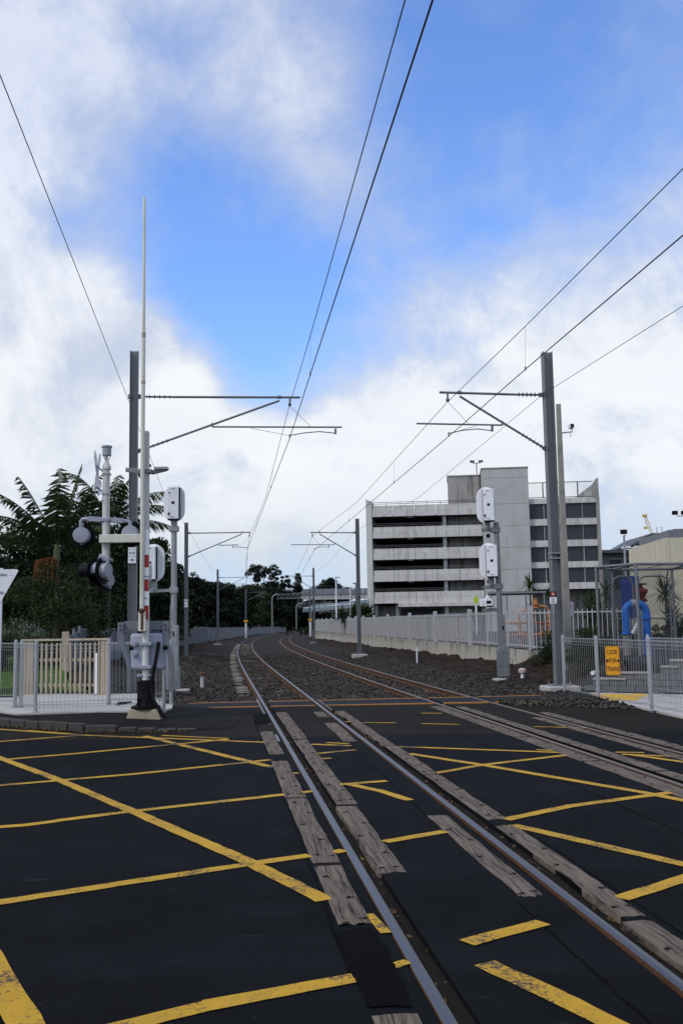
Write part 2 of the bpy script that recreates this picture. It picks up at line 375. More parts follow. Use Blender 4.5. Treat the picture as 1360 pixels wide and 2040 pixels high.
WIRE = simple('bare_wire', (.018, .018, .02), .5, .4, var=.1, bump=0)
INSUL = simple('insulator_grey', (.10, .11, .13), .35, 0, var=.2, bump=0)
WHITE = simple('white_enamel', (.80, .81, .84), .38, 0, var=.05, sc=2, bump=.02, dirt=(.42, .41, .38), dirt_amt=.35, streak=True)
CREAM = simple('cream_painted_steel', (.66, .65, .56), .5, 0, var=.08, sc=3, bump=.04, dirt=(.26, .20, .13), dirt_amt=.5, streak=True)
POLEW = simple('white_painted_post', (.58, .575, .55), .5, 0, var=.1, sc=4, bump=.05, dirt=(.25, .21, .16), dirt_amt=.55, streak=True)
RED = simple('red_reflective', (.33, .015, .012), .4, 0, var=.12, bump=0)
BLACK = simple('black_rubber', (.0035, .0035, .004), .6, 0, var=.3, bump=.1, spec=.15)
BOXBLUE = simple('pale_blue_grey_paint', (.36, .39, .46), .45, 0, var=.1, sc=3, bump=.05, dirt=(.22, .22, .24), dirt_amt=.55, streak=True)
LAMPGREY = simple('lamp_housing_grey', (.31, .335, .385), .45, 0, var=.12, sc=4, bump=.05, dirt=(.2, .2, .21), dirt_amt=.5)
YELLOW = simple('yellow_sign', (.85, .37, .012), .5, 0, var=.05, bump=0)
INK = simple('black_ink', (.012, .011, .010), .6, 0, var=.1, bump=0)
CONC_L = simple('pale_concrete', (.43, .415, .385), .85, 0, var=.14, sc=1.6, bump=.25, bsc=40, dirt=(.28, .26, .23), dirt_amt=.55, spec=.2, space='world')
CONC = simple('weathered_concrete', (.30, .285, .25), .9, 0, var=.2, sc=1.2, bump=.3, bsc=30, dirt=(.10, .085, .07), dirt_amt=.65, spec=.2, space='world')
BASALT = simple('basalt_kerb', (.055, .052, .048), .9, 0, var=.35, sc=7, bump=.6, bsc=25, dirt=(.10, .09, .06), dirt_amt=.4, spec=.2, space='world')
ORANGE_EDGE = simple('orange_edge_strip', (.40, .175, .035), .8, 0, var=.3, sc=8, bump=.2, dirt=(.12, .06, .03), dirt_amt=.6, space='world')
RUBBER = simple('rubber_crossing_panel', (.0085, .0095, .0125), .75, 0, var=.25, sc=2.5, bump=.3, bsc=60, dirt=(.035, .035, .04), dirt_amt=.4, spec=.12, space='world')
TACTILE = simple('yellow_tactile', (.62, .38, .03), .75, 0, var=.15, sc=5, bump=.1, dirt=(.25, .17, .05), dirt_amt=.5)
TIMBER = simple('pale_fence_timber', (.42, .36, .27), .8, 0, var=.22, sc=5, bump=.2, dirt=(.17, .135, .095), dirt_amt=.6, streak=True, spec=.2)
CLOTH = simple('grey_shade_cloth', (.36, .355, .345), .8, 0, var=.25, sc=1.5, bump=.1, space='world')
FENCEG = simple('grey_fence_steel', (.155, .175, .20), .6, .1, var=.12, sc=1.2, bump=.05, dirt=(.16, .16, .16), dirt_amt=.5, streak=True, space='world')
FENCEW = simple('pale_grey_fence_paint', (.44, .44, .44), .5, .05, var=.08, sc=2, bump=.04, dirt=(.25, .25, .25), dirt_amt=.4, streak=True, space='world')
BLUE = simple('blue_pipe_paint', (.015, .16, .58), .4, 0, var=.14, sc=4, bump=.06, dirt=(.02, .07, .22), dirt_amt=.5)
REDV = simple('red_valve', (.20, .015, .012), .5, 0, var=.2, bump=.1)
ORANGE = simple('orange_gas_pipe', (.42, .17, .06), .65, 0, var=.25, sc=6, bump=.15, dirt=(.17, .08, .04), dirt_amt=.5)
BLOCK = simple('grey_concrete_block', (.12, .125, .13), .9, 0, var=.25, sc=3, bump=.3, bsc=30, dirt=(.08, .08, .08), dirt_amt=.5, space='world')
BARK = simple('bark', (.075, .058, .042), .9, 0, var=.4, sc=6, bump=.5, bsc=15)

def mk_bed():
    m = Mat('ballast_and_dirt'); v = m.world(); dirt = m.attr('dirt'); rust = m.attr('rust')
    vo = m.vor(v, 19, 'F1', 'Color'); vd = m.vor(v, 19)
    sep = m.nd('ShaderNodeSeparateColor'); m.L.new(vo, sep.inputs[0])
    st = m.mix(m.ss(sep.outputs[0], .05, .95), (.009, .0088, .0078), (.062, .058, .050))
    st = m.mix(m.M('MULTIPLY', m.ss(sep.outputs[1], .3, .9), .4), st, (.065, .054, .040))
    st = m.mix(m.ss(vd, .42, .75), st, (.010, .009, .008))
    rs = m.mix(.72, st, m.mix(m.ss(m.noise(v, 6, 4), .3, .7), (.038, .021, .009), (.075, .044, .020)))
    c = m.mix(m.M('MULTIPLY', rust, m.ss(m.noise(v, 1.6, 3), .25, .6)), st, rs)
    dn = m.noise(v, 3.5, 6, .7)
    dc = m.mix(m.ss(dn, .3, .7), (.008, .0052, .0034), (.045, .029, .017))
    lit = m.ss(m.vor(v, 2.6), .06, .0)
    dc = m.mix(m.M('MULTIPLY', lit, .5), dc, (.25, .24, .22))
    wob = m.ss(m.M('ADD', dirt, m.M('MULTIPLY', m.M('SUBTRACT', m.noise(v, .9, 5, .65), .5), 1.3)), .42, .6)
    c = m.mix(wob, c, dc)
    m.set(c, .92, spec=.15)
    m.bump(m.M('ADD', m.M('MULTIPLY', vd, -1.0), m.M('MULTIPLY', dn, .5)), .9, .05); return m.m
BED = mk_bed()
def mk_stone():
    m = Mat('ballast_stone'); g = m.nd('ShaderNodeNewGeometry'); r = g.outputs['Random Per Island']
    c = m.mix(m.ss(r, .0, 1.0), (.009, .0086, .0076), (.105, .098, .085))
    c = m.mix(m.M('MULTIPLY', m.ss(r, .62, .66), .5), c, (.060, .040, .022))
    m.set(c, .9, spec=.2); return m.m
STONE = mk_stone()
def mk_ground():
    m = Mat('ground_soil'); v = m.world(); n = m.noise(v, .6, 5, .65)
    m.set(m.mix(m.ss(n, .3, .7), (.035, .034, .020), (.085, .075, .050)), .95, spec=.1); m.bump(m.noise(v, 8, 4), .5, .05); return m.m
GROUND = mk_ground()
def mk_leaf(name, a, b, tip=None, rough=.5):
    m = Mat(name); g = m.nd('ShaderNodeNewGeometry'); r = g.outputs['Random Per Island']
    c = m.mix(r, a, b)
    if tip: c = m.mix(m.ss(r, .86, .95), c, tip)
    m.set(c, rough, spec=.14)
    t = m.nd('ShaderNodeBsdfTranslucent'); m.L.new(c, t.inputs[0])
    ms = m.nd('ShaderNodeMixShader'); ms.inputs[0].default_value = .22
    m.L.new(m.b.outputs[0], ms.inputs[1]); m.L.new(t.outputs[0], ms.inputs[2]); m.L.new(ms.outputs[0], m.N['Material Output'].inputs[0]); return m.m
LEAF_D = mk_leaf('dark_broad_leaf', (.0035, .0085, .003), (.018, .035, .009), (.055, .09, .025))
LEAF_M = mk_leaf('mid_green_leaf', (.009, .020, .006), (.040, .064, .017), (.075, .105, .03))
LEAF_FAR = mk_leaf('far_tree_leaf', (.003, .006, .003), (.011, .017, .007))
LEAF_GREY = mk_leaf('grey_shrub_leaf', (.07, .09, .065), (.19, .22, .17), (.30, .32, .27))
LEAF_PALM = mk_leaf('palm_leaflet', (.010, .021, .007), (.042, .066, .020), (.10, .12, .04))
LEAF_CORD = mk_leaf('sword_leaf', (.012, .026, .007), (.045, .070, .018), (.08, .075, .03))
GRASS = mk_leaf('grass_blade', (.035, .085, .010), (.085, .17, .022), (.12, .18, .04))
DEADFROND = mk_leaf('dry_flower_strands', (.13, .055, .02), (.34, .15, .05), (.40, .15, .11))

# ================================================================ THE SETTING
def c1(y): y = np.asarray(y, float); return 1.549 - .1236 * y + 2.86e-4 * np.maximum(0, y - 37.5) ** 2
def c2(y): y = np.asarray(y, float); return 5.37 - .131 * y + 3.53e-4 * np.maximum(0, y - 22.5) ** 2
def wall_x(y): y = np.asarray(y, float); return np.where(y < 140, 6.96 - .108 * (y - 37.45), c2(y) - c2(140.) + 6.96 - .108 * 102.55)
_fy = np.array([20, 36, 42.3, 51, 70, 95, 115, 140, 175, 230, 340.]); _fo = np.array([0, 0, 0, 0, 0, 0, 0, 0, 0, 0, 0.])
_fx = np.array([-9.2, -9.9, -11.0, -11.5, -13.2, -15.0, -16.0, float(c1(140)) - 4.6, float(c1(175)) - 4.3, float(c1(230)) - 4.3, float(c1(340)) - 4.3])
def fence_x(y): return np.interp(y, _fy, _fx)

def struct(name, mb, m, parent=None, **k):
    o = mb.build(name, m, parent, **k)
    if parent is None: tag(o, kind='structure')
    return o
# ground to the horizon
P_ = np.zeros((2, 2, 3)); P_[0, 0] = (-1500, -300, -.45); P_[0, 1] = (1500, -300, -.45); P_[1, 0] = (-1500, 2500, -.45); P_[1, 1] = (1500, 2500, -.45)
tag(grid_mesh('ground', P_, GROUND, smooth=False), kind='structure')

# road: asphalt in strips beside the rails, with real flangeways
def strip(mb, xl, xr, y0, y1, z=0.0, zb=-.14, n=24):
    ys = np.linspace(y0, y1, n)
    for i in range(n - 1):
        a, b = ys[i], ys[i + 1]
        p = [(float(xl(a)), a), (float(xr(a)), a), (float(xr(b)), b), (float(xl(b)), b)]
        vs = [(x, y, z) for x, y in p] + [(x, y, zb) for x, y in p]
        fs = [(0, 1, 2, 3), (0, 3, 7, 4), (1, 5, 6, 2)]
        if i == n - 2: fs.append((3, 2, 6, 7))
        mb.add(vs, fs)
mb = MB(); yE = 21.35
strip(mb, lambda y: y * 0 - 70, lambda y: c1(y) - .625, -12, yE)
strip(mb, lambda y: c1(y) - .455, lambda y: c1(y) + .50, -12, yE)
strip(mb, lambda y: c1(y) + .73, lambda y: c2(y) - .66, -12, yE)
strip(mb, lambda y: c2(y) - .455, lambda y: c2(y) + .50, -12, yE)
strip(mb, lambda y: c2(y) + .66, lambda y: y * 0 + 70, -12, yE)
road = struct('road', mb, ASPHALT)
mb = MB(); DIRT = simple('flangeway_dirt', (.012, .010, .008), .95, 0, var=.6, sc=25, bump=.8, bsc=60, dirt=(.035, .027, .017), dirt_amt=.6, spec=.1, space='world')
ys = np.linspace(-10, 21.5, 60); ss_ = np.linspace(-.75, .95, 18)
for nm, cc in (('flangeway_fill', c1), ('flangeway_fill', c2)):
    Pg = np.zeros((len(ys), len(ss_), 3)); Pg[..., 1] = ys[:, None]; Pg[..., 0] = cc(ys)[:, None] + ss_[None, :]
    Pg[..., 2] = -.034 + .022 * vnoise(Pg[..., 0], Pg[..., 1], 3, 6)
    grid_mesh(nm, Pg, DIRT, road)
# painted box-junction lines
rng = random.Random(4)
for (ax, ay), (bx, by), w in LINES:
    a = Vector((ax, ay, 0)); b = Vector((bx, by, 0)); d = (b - a); L_ = d.length; d.normalize(); s = Vector((-d.y, d.x, 0)); n = max(2, int(L_ / .12) + 1)
    mb = MB(); vs = []
    z = .004 + rng.random() * .002
    for i in range(n + 1):
        p = a + d * (L_ * i / n)
        for q in (-1, 1):
            j = rng.uniform(-.006, .006); e = (.02 if i else -.02) if i in (0, n) else 0
            vs.append(p + s * (q * w / 2 + j) + d * e + Vector((0, 0, z)))
    mb.add(vs, [(2 * i, 2 * i + 2, 2 * i + 3, 2 * i + 1) for i in range(n)])
    mb.build('painted_line', PAINT, road)
mb = MB(); pp0 = [(-.067, 5.68), (.125, 5.766), (.208, 5.318), (.279, 4.6), (.088, 4.60), (.013, 5.031)]; pp = []
for i_ in range(6):
    p0, p1 = pp0[i_], pp0[(i_ + 1) % 6]; k_ = max(2, int(math.dist(p0, p1) / .03))
    pp += [(p0[0] + (p1[0] - p0[0]) * q_ / k_ + rng.uniform(-.011, .011), p0[1] + (p1[1] - p0[1]) * q_ / k_ + rng.uniform(-.014, .014)) for q_ in range(k_)]
mb.add([(x, y, .0075) for x, y in pp], [tuple(range(len(pp) - 1, -1, -1))]); mb.build('asphalt_patch', FRESH, road)
mb = MB()
for (x0, x1, y0, y1) in ((-.72, -.45, 15.6, 16.2), (-.93, -.66, 17.6, 19.6)):
    ya = np.linspace(y1, y0, 5); pl = [(float(c1(y)) + x0 + rng.uniform(-.03, .03), y) for y in ya] + [(float(c1(y)) + x1 + rng.uniform(-.03, .03), y) for y in ya[::-1]]
    if x0 > -.8: continue
    mb.add([(x, y, .0065) for x, y in pl], [tuple(range(len(pl)))])
mb.build('asphalt_patch', FRESH, road)
for s_, ya, yb in ((.27, 9.0, 14.7), (.245, 2.8, 6.2), (-.92, 5.0, 20.5), (.93, 4.0, 20.0), (2.1, 3.5, 19.5)):
    m_ = MB(); yy = np.linspace(ya, yb, 40); pts = [(float(c1(y)) + s_ + rng.uniform(-.008, .008), y) for y in yy]
    vs = []
    for (x, y) in pts: q = rng.uniform(.003, .011); vs += [(x - q, y, .0028), (x + q, y, .0028)]
    m_.add(vs, [(2 * i, 2 * i + 1, 2 * i + 3, 2 * i + 2) for i in range(39)]); m_.build('asphalt_seam', FRESH, road)

# left pavement: asphalt apron behind a stone kerb, dropping to road level towards the track
kerb_pts = [(-2.45, 16.75), (-3.1, 16.68), (-3.73, 16.70), (-4.3, 16.82), (-4.9, 17.15), (-5.5, 17.6), (-6.2, 18.2), (-7.0, 19.0), (-7.9, 20.0), (-9.2, 21.6), (-11, 24), (-14, 28.5), (-18, 35)]
def pave_z(x): return .11 * np.clip((-2.4 - np.asarray(x, float)) / 2.2, 0, 1) + .006
kx = np.array([p[0] for p in kerb_pts][::-1]); ky = np.array([p[1] for p in kerb_pts][::-1])
xs = np.linspace(-18, -1.9, 60); tt = np.linspace(0, 1, 14); Pg = np.zeros((14, 60, 3))
fy0 = np.interp(xs, kx, ky) + .02; fy1 = np.maximum(np.interp(xs, [-18, -8, -5.0, -3.7], [40, 27, 24.0, 21.1]), fy0 + .1)
Pg[..., 0] = xs[None, :]; Pg[..., 1] = fy0 + (fy1 - fy0) * tt[:, None]; Pg[..., 2] = pave_z(xs)[None, :]
tag(grid_mesh('pavement_apron', Pg, APRON), kind='structure')
kerb = tag(bpy.data.objects.new('kerb', None), kind='structure'); C.objects.link(kerb)
seg = []
for i in range(len(kerb_pts) - 1):
    a = Vector(kerb_pts[i]); b = Vector(kerb_pts[i + 1]); n = max(1, round((b - a).length / .42))
    for k in range(n): seg.append((a + (b - a) * (k / n), a + (b - a) * ((k + 1) / n)))
for a, b in seg[:46]:
    mid = (a + b) / 2; h = float(pave_z(mid.x)) + .012 + rng.uniform(-.008, .012); ln = (b - a).length - rng.uniform(.01, .03)
    m_ = MB(); ang = math.atan2(b.y - a.y, b.x - a.x); w = .14 + rng.uniform(-.015, .015)
    pl = [(-ln / 2, -w / 2 + rng.uniform(0, .02)), (-ln * .15, -w / 2 - rng.uniform(0, .02)), (ln / 2, -w / 2 + rng.uniform(0, .02)), (ln / 2, w / 2), (-ln / 2, w / 2)]
    m_.prism(pl, -.1, h); m_.build('kerb_stone', BASALT, kerb, loc=(mid.x, mid.y, 0), rz=ang, bevel=.018)
# pale concrete footpath on the left
pl = [(-9.5, 22.4), (-7.2, 20.25), (-6.62, 19.42), (-6.08, 18.8), (-5.2, 18.98), (-4.1, 19.25), (-3.56, 19.7), (-3.46, 20.3), (-3.6, 21.2), (-3.75, 21.25), (-4.2, 22.9), (-5.0, 24.1), (-5.6, 24.2), (-7.75, 24.75), (-7.6, 23.4), (-8.6, 23.3)]
def ztop(x): return float(pave_z(x)) + .03
mb = MB(); n = len(pl); mb.add([(x, y, ztop(x)) for x, y in pl] + [(x, y, -.1) for x, y in pl], [tuple(range(n)) if False else tuple(range(n)), ] + [(i, n + i, n + (i + 1) % n, (i + 1) % n) for i in range(n)])
fp = struct('footpath', mb, CONC_L)
mb = MB(); mb.bar((-6.9, 21.1, ztop(-6.5) + .0), (-3.9, 21.35, ztop(-4) + .0), .012, .004); mb.build('expansion_joint', BASALT, fp)
# right footpath
pl = [(5.32, 22.95), (5.48, 21.2), (5.62, 19.6), (5.70, 18.3), (5.80, 16.9), (6.1, 13), (10, 12), (10, 22.0), (7.3, 22.6), (6.0, 23.5), (5.6, 23.6)]
mb = MB(); n = len(pl); mb.add([(x, y, .035) for x, y in pl] + [(x, y, -.1) for x, y in pl], [tuple(range(n))] + [(i, n + i, n + (i + 1) % n, (i + 1) % n) for i in range(n)])
fpr = struct('footpath', mb, CONC_L)
for i, (x, y) in enumerate(((5.62, 22.55), (5.92, 22.5), (6.22, 22.45), (5.66, 21.95), (5.96, 21.9), (5.70, 21.35), (6.0, 21.3), (6.26, 21.85), (6.52, 22.4))):
    mt = MB(); mt.box((0, 0, .0), (.292, .54, .012)); 
    for p in range(4):
        for q in range(8): mt.lathe([(.022, .006), (.020, .014), (.012, .017)], (-.11 + p * .073, -.23 + q * .066, 0), n=6)
    mt.build('tactile_tile', TACTILE, fpr, loc=(x, y, .042), rz=-.06)

# trackbed height field
def xr_(Y): return np.interp(Y, [21, 23.5, 24.5, 28, 33, 37.4], [5.35, 5.5, 6.9, 7.4, 7.9, 7.5])
def bed_z(X, Y):
    s1 = X - c1(Y); s2 = X - c2(Y)
    z = np.full_like(X, -.135)
    z += .05 * np.exp(-((s1) / .5) ** 2) * 0
    z -= .020 * np.exp(-((s1 + .88) / .22) ** 2) * np.clip((Y - 26) / 3, 0, 1)
    z += .05 * np.exp(-((X - (c1(Y) + c2(Y)) / 2) / .9) ** 2)
    left = np.clip((-1.5 - s1) / 1.3, 0, 1); z += left * (.13 + .28 * np.exp(-((s1 + 3.4) / 1.3) ** 2) * np.exp(-((Y - 44) / 16) ** 2))
    z += np.clip((-4.5 - s1) / 4, 0, 1) * .25
    right = np.clip((s2 - 1.4) / 1.4, 0, 1); z += right * .16
    lum = np.maximum(left * np.clip((-3.0 - s1) / 1.5, 0, 1), right * np.clip((s2 - 1.9) / .8, 0, 1) * np.clip((Y - 25) / 4, 0, 1))
    z += lum * (.26 * vnoise(X, Y, 5, .8, 4) + .13 * vnoise(X, Y, 9, 2.6, 3))
    z += .022 * vnoise(X, Y, 2, 7, 2) + .03 * vnoise(X, Y, 7, 1.3, 2)
    z += np.clip((24.4 - Y) / 1.4, 0, 1) * .07
    z += np.clip((X - xr_(Y) + 1.3) / 1.3, 0, 1) ** 1.3 * np.clip((Y - 24.3) / 1.0, 0, 1) * (Y < 37.42) * .80
    return z
ys = np.concatenate([np.arange(21.0, 62, .25), np.arange(62, 125, 1.0), np.arange(125, 345, 5.0)])
tt = np.concatenate([np.linspace(0, .35, 34), np.linspace(.36, 1, 84)])
XL = np.interp(ys, [21, 23, 25.5, 30, 36, 40], [-3.6, -4.6, -6.2, -8.0, -9.9, -10.6]); XL = np.where(ys > 40, fence_x(ys) + .0, XL)
XR = np.where(ys < 37.4, xr_(ys), wall_x(ys))
Xg = XL[:, None] + (XR - XL)[:, None] * tt[None, :]; Yg = np.repeat(ys[:, None], len(tt), 1)
Pg = np.stack([Xg, Yg, bed_z(Xg, Yg)], -1)
s1 = Xg - c1(Yg); s2 = Xg - c2(Yg)
dirt_a = np.maximum(np.clip((-2.7 - s1) / 1.6, 0, 1) * np.clip((Yg - 34) / 14, .0, 1) , np.clip((s2 - 2.25) / 1.3, 0, 1) * np.clip((Yg - 24.6) / 2.5, 0, 1))
rust_a = np.maximum(np.exp(-(s1 / .8) ** 4), np.exp(-(s2 / .8) ** 4)) * .85
tag(grid_mesh('trackbed', Pg, BED, attrs={'dirt': dirt_a, 'rust': rust_a}), kind='structure')

def scatter_stones(name, X, Y, Zf, size, seed, lab=None):
    r = np.random.RandomState(seed); n = len(X); base = np.array([(1, 0, 0), (-1, 0, 0), (0, 1, 0), (0, -1, 0), (0, 0, 1), (0, 0, -1)], float)
    V = base[None] * (size[:, None, None]) * r.uniform(.6, 1.25, (n, 6, 1)); V += r.normal(0, 1, (n, 6, 3)) * size[:, None, None] * .18
    a = r.uniform(0, 6.28, n); ca, sa = np.cos(a), np.sin(a); b = r.uniform(-.6, .6, n); cb, sb = np.cos(b), np.sin(b)
    x = V[..., 0] * ca[:, None] - V[..., 1] * sa[:, None]; y = V[..., 0] * sa[:, None] + V[..., 1] * ca[:, None]; z = V[..., 2] * .75
    y2 = y * cb[:, None] - z * sb[:, None]; z2 = y * sb[:, None] + z * cb[:, None]
    V = np.stack([x + X[:, None], y2 + Y[:, None], z2 + (Zf + size * .25)[:, None]], -1).reshape(-1, 3)
    F = np.array([(0, 2, 4), (2, 1, 4), (1, 3, 4), (3, 0, 4), (2, 0, 5), (1, 2, 5), (3, 1, 5), (0, 3, 5)])
    F = (F[None] + (np.arange(n) * 6)[:, None, None]).reshape(-1, 3)
    me = bpy.data.meshes.new(name); me.from_pydata(V.tolist(), [], F.tolist()); me.materials.append(STONE)
    o = bpy.data.objects.new(name, me); C.objects.link(o); return tag(o, kind='stuff')
r = np.random.RandomState(11)
n = 38000; Ys = 22.4 + 44 * r.uniform(0, 1, n) ** 1.7; u = r.uniform(0, 1, n)
xl = np.maximum(np.interp(Ys, ys, XL), c1(Ys) - 4.2); xr = np.minimum(np.interp(Ys, ys, XR), c2(Ys) + np.interp(Ys, [22, 24.5, 28, 60], [3.0, 2.9, 2.7, 2.4])); Xs = xl + (xr - xl) * u
keep = (np.abs(np.abs(Xs - c1(Ys)) - .575) > .07) & (np.abs(np.abs(Xs - c2(Ys)) - .575) > .07)
keep &= ~((np.abs(Xs - c1(Ys) + .88) < .2) & (Ys > 27.5)) & ~((np.abs(Xs - c1(Ys)) < .5) & (r.uniform(0, 1, n) < .6))
keep &= Ys > 22.95 + .09 * Xs
Xs, Ys = Xs[keep], Ys[keep]
scatter_stones('ballast_stones', Xs, Ys, bed_z(Xs, Ys), np.clip(r.normal(.034, .010, len(Xs)), .014, .07), 5)['label'] = 'loose grey railway ballast stones around both tracks'
# loose heap of ballast spilled between the mats and the road, right of the far rail
n = 2600; Ys = r.uniform(19.0, 21.55, n); Xs = r.uniform(2.2, 5.75, n)
edge = np.interp(Xs, [2.2, 3.4, 4.4, 5.2, 5.6, 5.8], [21.2, 20.7, 20.1, 19.5, 19.2, 19.0]); k = (Ys > edge + r.uniform(-.12, .12, n)) & (Xs < np.interp(Ys, [19, 21.5], [5.62, 5.44])) & (np.abs(np.abs(Xs - c2(Ys)) - .575) > .12) & (np.abs(Xs - c2(Ys)) > .5) & (Ys < 21.5 + .05 * Xs)
Xs, Ys = Xs[k], Ys[k]; hz = np.clip((Ys - np.interp(Xs, [2.2, 3.4, 4.4, 5.2, 5.6, 5.8], [21.2, 20.7, 20.1, 19.5, 19.2, 19.0])) / .6, 0, 1) * .06 * r.uniform(0, 1, len(Xs))
scatter_stones('spilled_ballast', Xs, Ys, hz, np.clip(r.normal(.036, .012, len(Xs)), .014, .08), 8)['label'] = 'heap of dark ballast spilled in front of the rubber walkway'

# right hand terrace, about 0.72 m above the tracks
mb = MB(); yy = [37.5, 60, 90, 140, 220, 330]
poly = [(float(wall_x(y)) + .05, y) for y in yy] + [(400, 330), (400, 12), (10.2, 12), (10.2, 22.1), (9.6, 22.35), (8.4, 22.9), (7.0, 23.6), (7.0, 24.6), (7.42, 28), (7.92, 33), (7.5, 37.45)]
n = len(poly); mb.add([(x, y, .70) for x, y in poly] + [(x, y, -.4) for x, y in poly], [tuple(range(n - 1, -1, -1))] + [(i, (i + 1) % n, n + (i + 1) % n, n + i) for i in range(n)])
struct('terrace', mb, LOT)
# left lawn behind the timber fence
xs = np.linspace(-45, -5.6, 60); yl = np.linspace(24.3, 60, 40); Xg, Yg = np.meshgrid(xs, yl); Zg = .10 + .05 * vnoise(Xg, Yg, 3, .3) + np.clip((Yg - 27) / 30, 0, 1) * .5
Xg = np.minimum(Xg, np.interp(Yg, [24, 30, 36, 42, 60], [-5.7, -8.2, -9.95, -11.1, -12.6]))
def mk_lawn():
    m = Mat('lawn'); v = m.world(); m.set(m.mix(m.ss(m.noise(v, 2, 5), .3, .7), (.045, .10, .012), (.085, .16, .025)), .9, spec=.1); m.bump(m.noise(v, 40, 4), .8, .05); return m.m
tag(grid_mesh('lawn', np.stack([Xg, Yg, Zg], -1), mk_lawn()), kind='structure')
n = 16000; Xs = r.uniform(-14.5, -6.2, n); Ys = 24.6 + 20 * r.uniform(0, 1, n) ** 1.3
k = Xs < np.interp(Ys, [24, 30, 36, 42, 60], [-6.5, -8.6, -10.2, -11.3, -12.6]); Xs, Ys = Xs[k], Ys[k]
zz = .10 + .05 * vnoise(Xs, Ys, 3, .3) + np.clip((Ys - 27) / 30, 0, 1) * .5
V = np.zeros((len(Xs), 3, 3)); a = r.uniform(0, 6.28, len(Xs)); h = r.uniform(.04, .11, len(Xs)); ln = r.normal(0, .03, (len(Xs), 2))
V[:, 0] = np.stack([Xs - .009 * np.cos(a), Ys - .009 * np.sin(a), zz - .01], -1); V[:, 1] = np.stack([Xs + .009 * np.cos(a), Ys + .009 * np.sin(a), zz - .01], -1); V[:, 2] = np.stack([Xs + ln[:, 0], Ys + ln[:, 1], zz + h], -1)
me = bpy.data.meshes.new('lawn_grass'); me.from_pydata(V.reshape(-1, 3).tolist(), [], np.arange(len(Xs) * 3).reshape(-1, 3).tolist()); me.materials.append(GRASS)
o = bpy.data.objects.new('lawn_grass', me); C.objects.link(o); tag(o, 'bright green mown grass behind the timber fence', None, kind='stuff')

# ================================================================ RAILWAY
RAIL_PROF = [(-.031, 0), (-.032, -.03), (-.024, -.042), (-.010, -.050), (-.009, -.115), (-.058, -.132), (-.058, -.145), (.058, -.145), (.058, -.132), (.009, -.115), (.010, -.050), (.024, -.042), (.032, -.03), (.031, 0), (.022, .006), (-.022, .006)]
def rail(name, cc, s, y0, y1, top, parent, prof=RAIL_PROF, z=0.0):
    ys = np.concatenate([np.arange(y0, 60, 2.0), np.arange(60, y1, 4.0)]) if y1 > 60 else np.linspace(y0, y1, max(3, int((y1 - y0) / 1.5)))
    xs = cc(ys); n = len(prof); mb = MB()
    dx = np.gradient(xs, ys); nx = 1 / np.sqrt(1 + dx ** 2); ny = -dx * nx
    for i in range(len(ys)):
        for px, pz in prof: mb.v.append((xs[i] + (s + px) * nx[i], ys[i] + (s + px) * ny[i], z + pz))
    for i in range(len(ys) - 1):
        for k in range(n):
            a = i * n + k; b = i * n + (k + 1) % n; mb.f.append((a, b, b + n, a + n)); mb.m.append(1 if (n == 16 and k in (12, 13, 14, 15)) or n != 16 and k == 0 else 0)
    mb.f.append(tuple(range(n))); mb.m.append(0)
    return mb.build(name, [RUST, top], parent, smooth=35)
trk1 = thing('railway_track', 'nearer railway track with polished rails running up the middle of the crossing', 'railway track')
trk2 = thing('railway_track', 'farther railway track with rusty brown rails, right of the polished one', 'railway track')
for t, cc, top in ((trk1, c1, RAILTOP), (trk2, c2, RAILDULL)):
    for s in (-.575, .575): rail('rail', cc, s, -10, 330, top, t)
CHK = [(-.018, 0), (.018, 0), (.018, -.12), (-.018, -.12)]
rail('check_rail', c1, -.672, 17.6, 23.6, STEEL, trk1, CHK, .004); rail('check_rail', c1, -.668, 15.0, 15.9, STEEL, trk1, CHK, .002)
rail('check_rail', c1, .70, 20.2, 23.2, STEEL_D, trk1, CHK, .003)
# sleepers
SLEEP = simple('weathered_sleeper', (.26, .235, .19), .9, 0, var=.3, sc=5, bump=.4, dirt=(.07, .055, .04), dirt_amt=.7, spec=.15, space='world')
mb = MB(); mb.box((0, 0, -.065), (2.12, .21, .13)); sl0 = mb.build('sleeper', SLEEP, trk1, bevel=.008); first = True
for t, cc, y0, y1 in ((trk1, c1, 24.0, 112), (trk2, c2, 24.6, 70)):
    y = y0
    while y < y1:
        d = float(cc(y + .5) - cc(y - .5)); o = sl0 if first else clone(sl0, t); first = False
        o.location = (float(cc(y)), y, -.142 + rng.uniform(-.012, .012)); o.rotation_euler = (0, 0, -math.atan(d) * 1 + rng.uniform(-.012, .012)); y += .62
# rail clips visible near the walkway
mb = MB()
for y in np.arange(24.0, 45, .62):
    for s in (-.575, .575):
        for q in (-.085, .085): mb.box((float(c1(y)) + s + q, y, -.118), (.05, .06, .03))
tag(mb.build('rail_clips', RUST, trk1), kind='stuff')
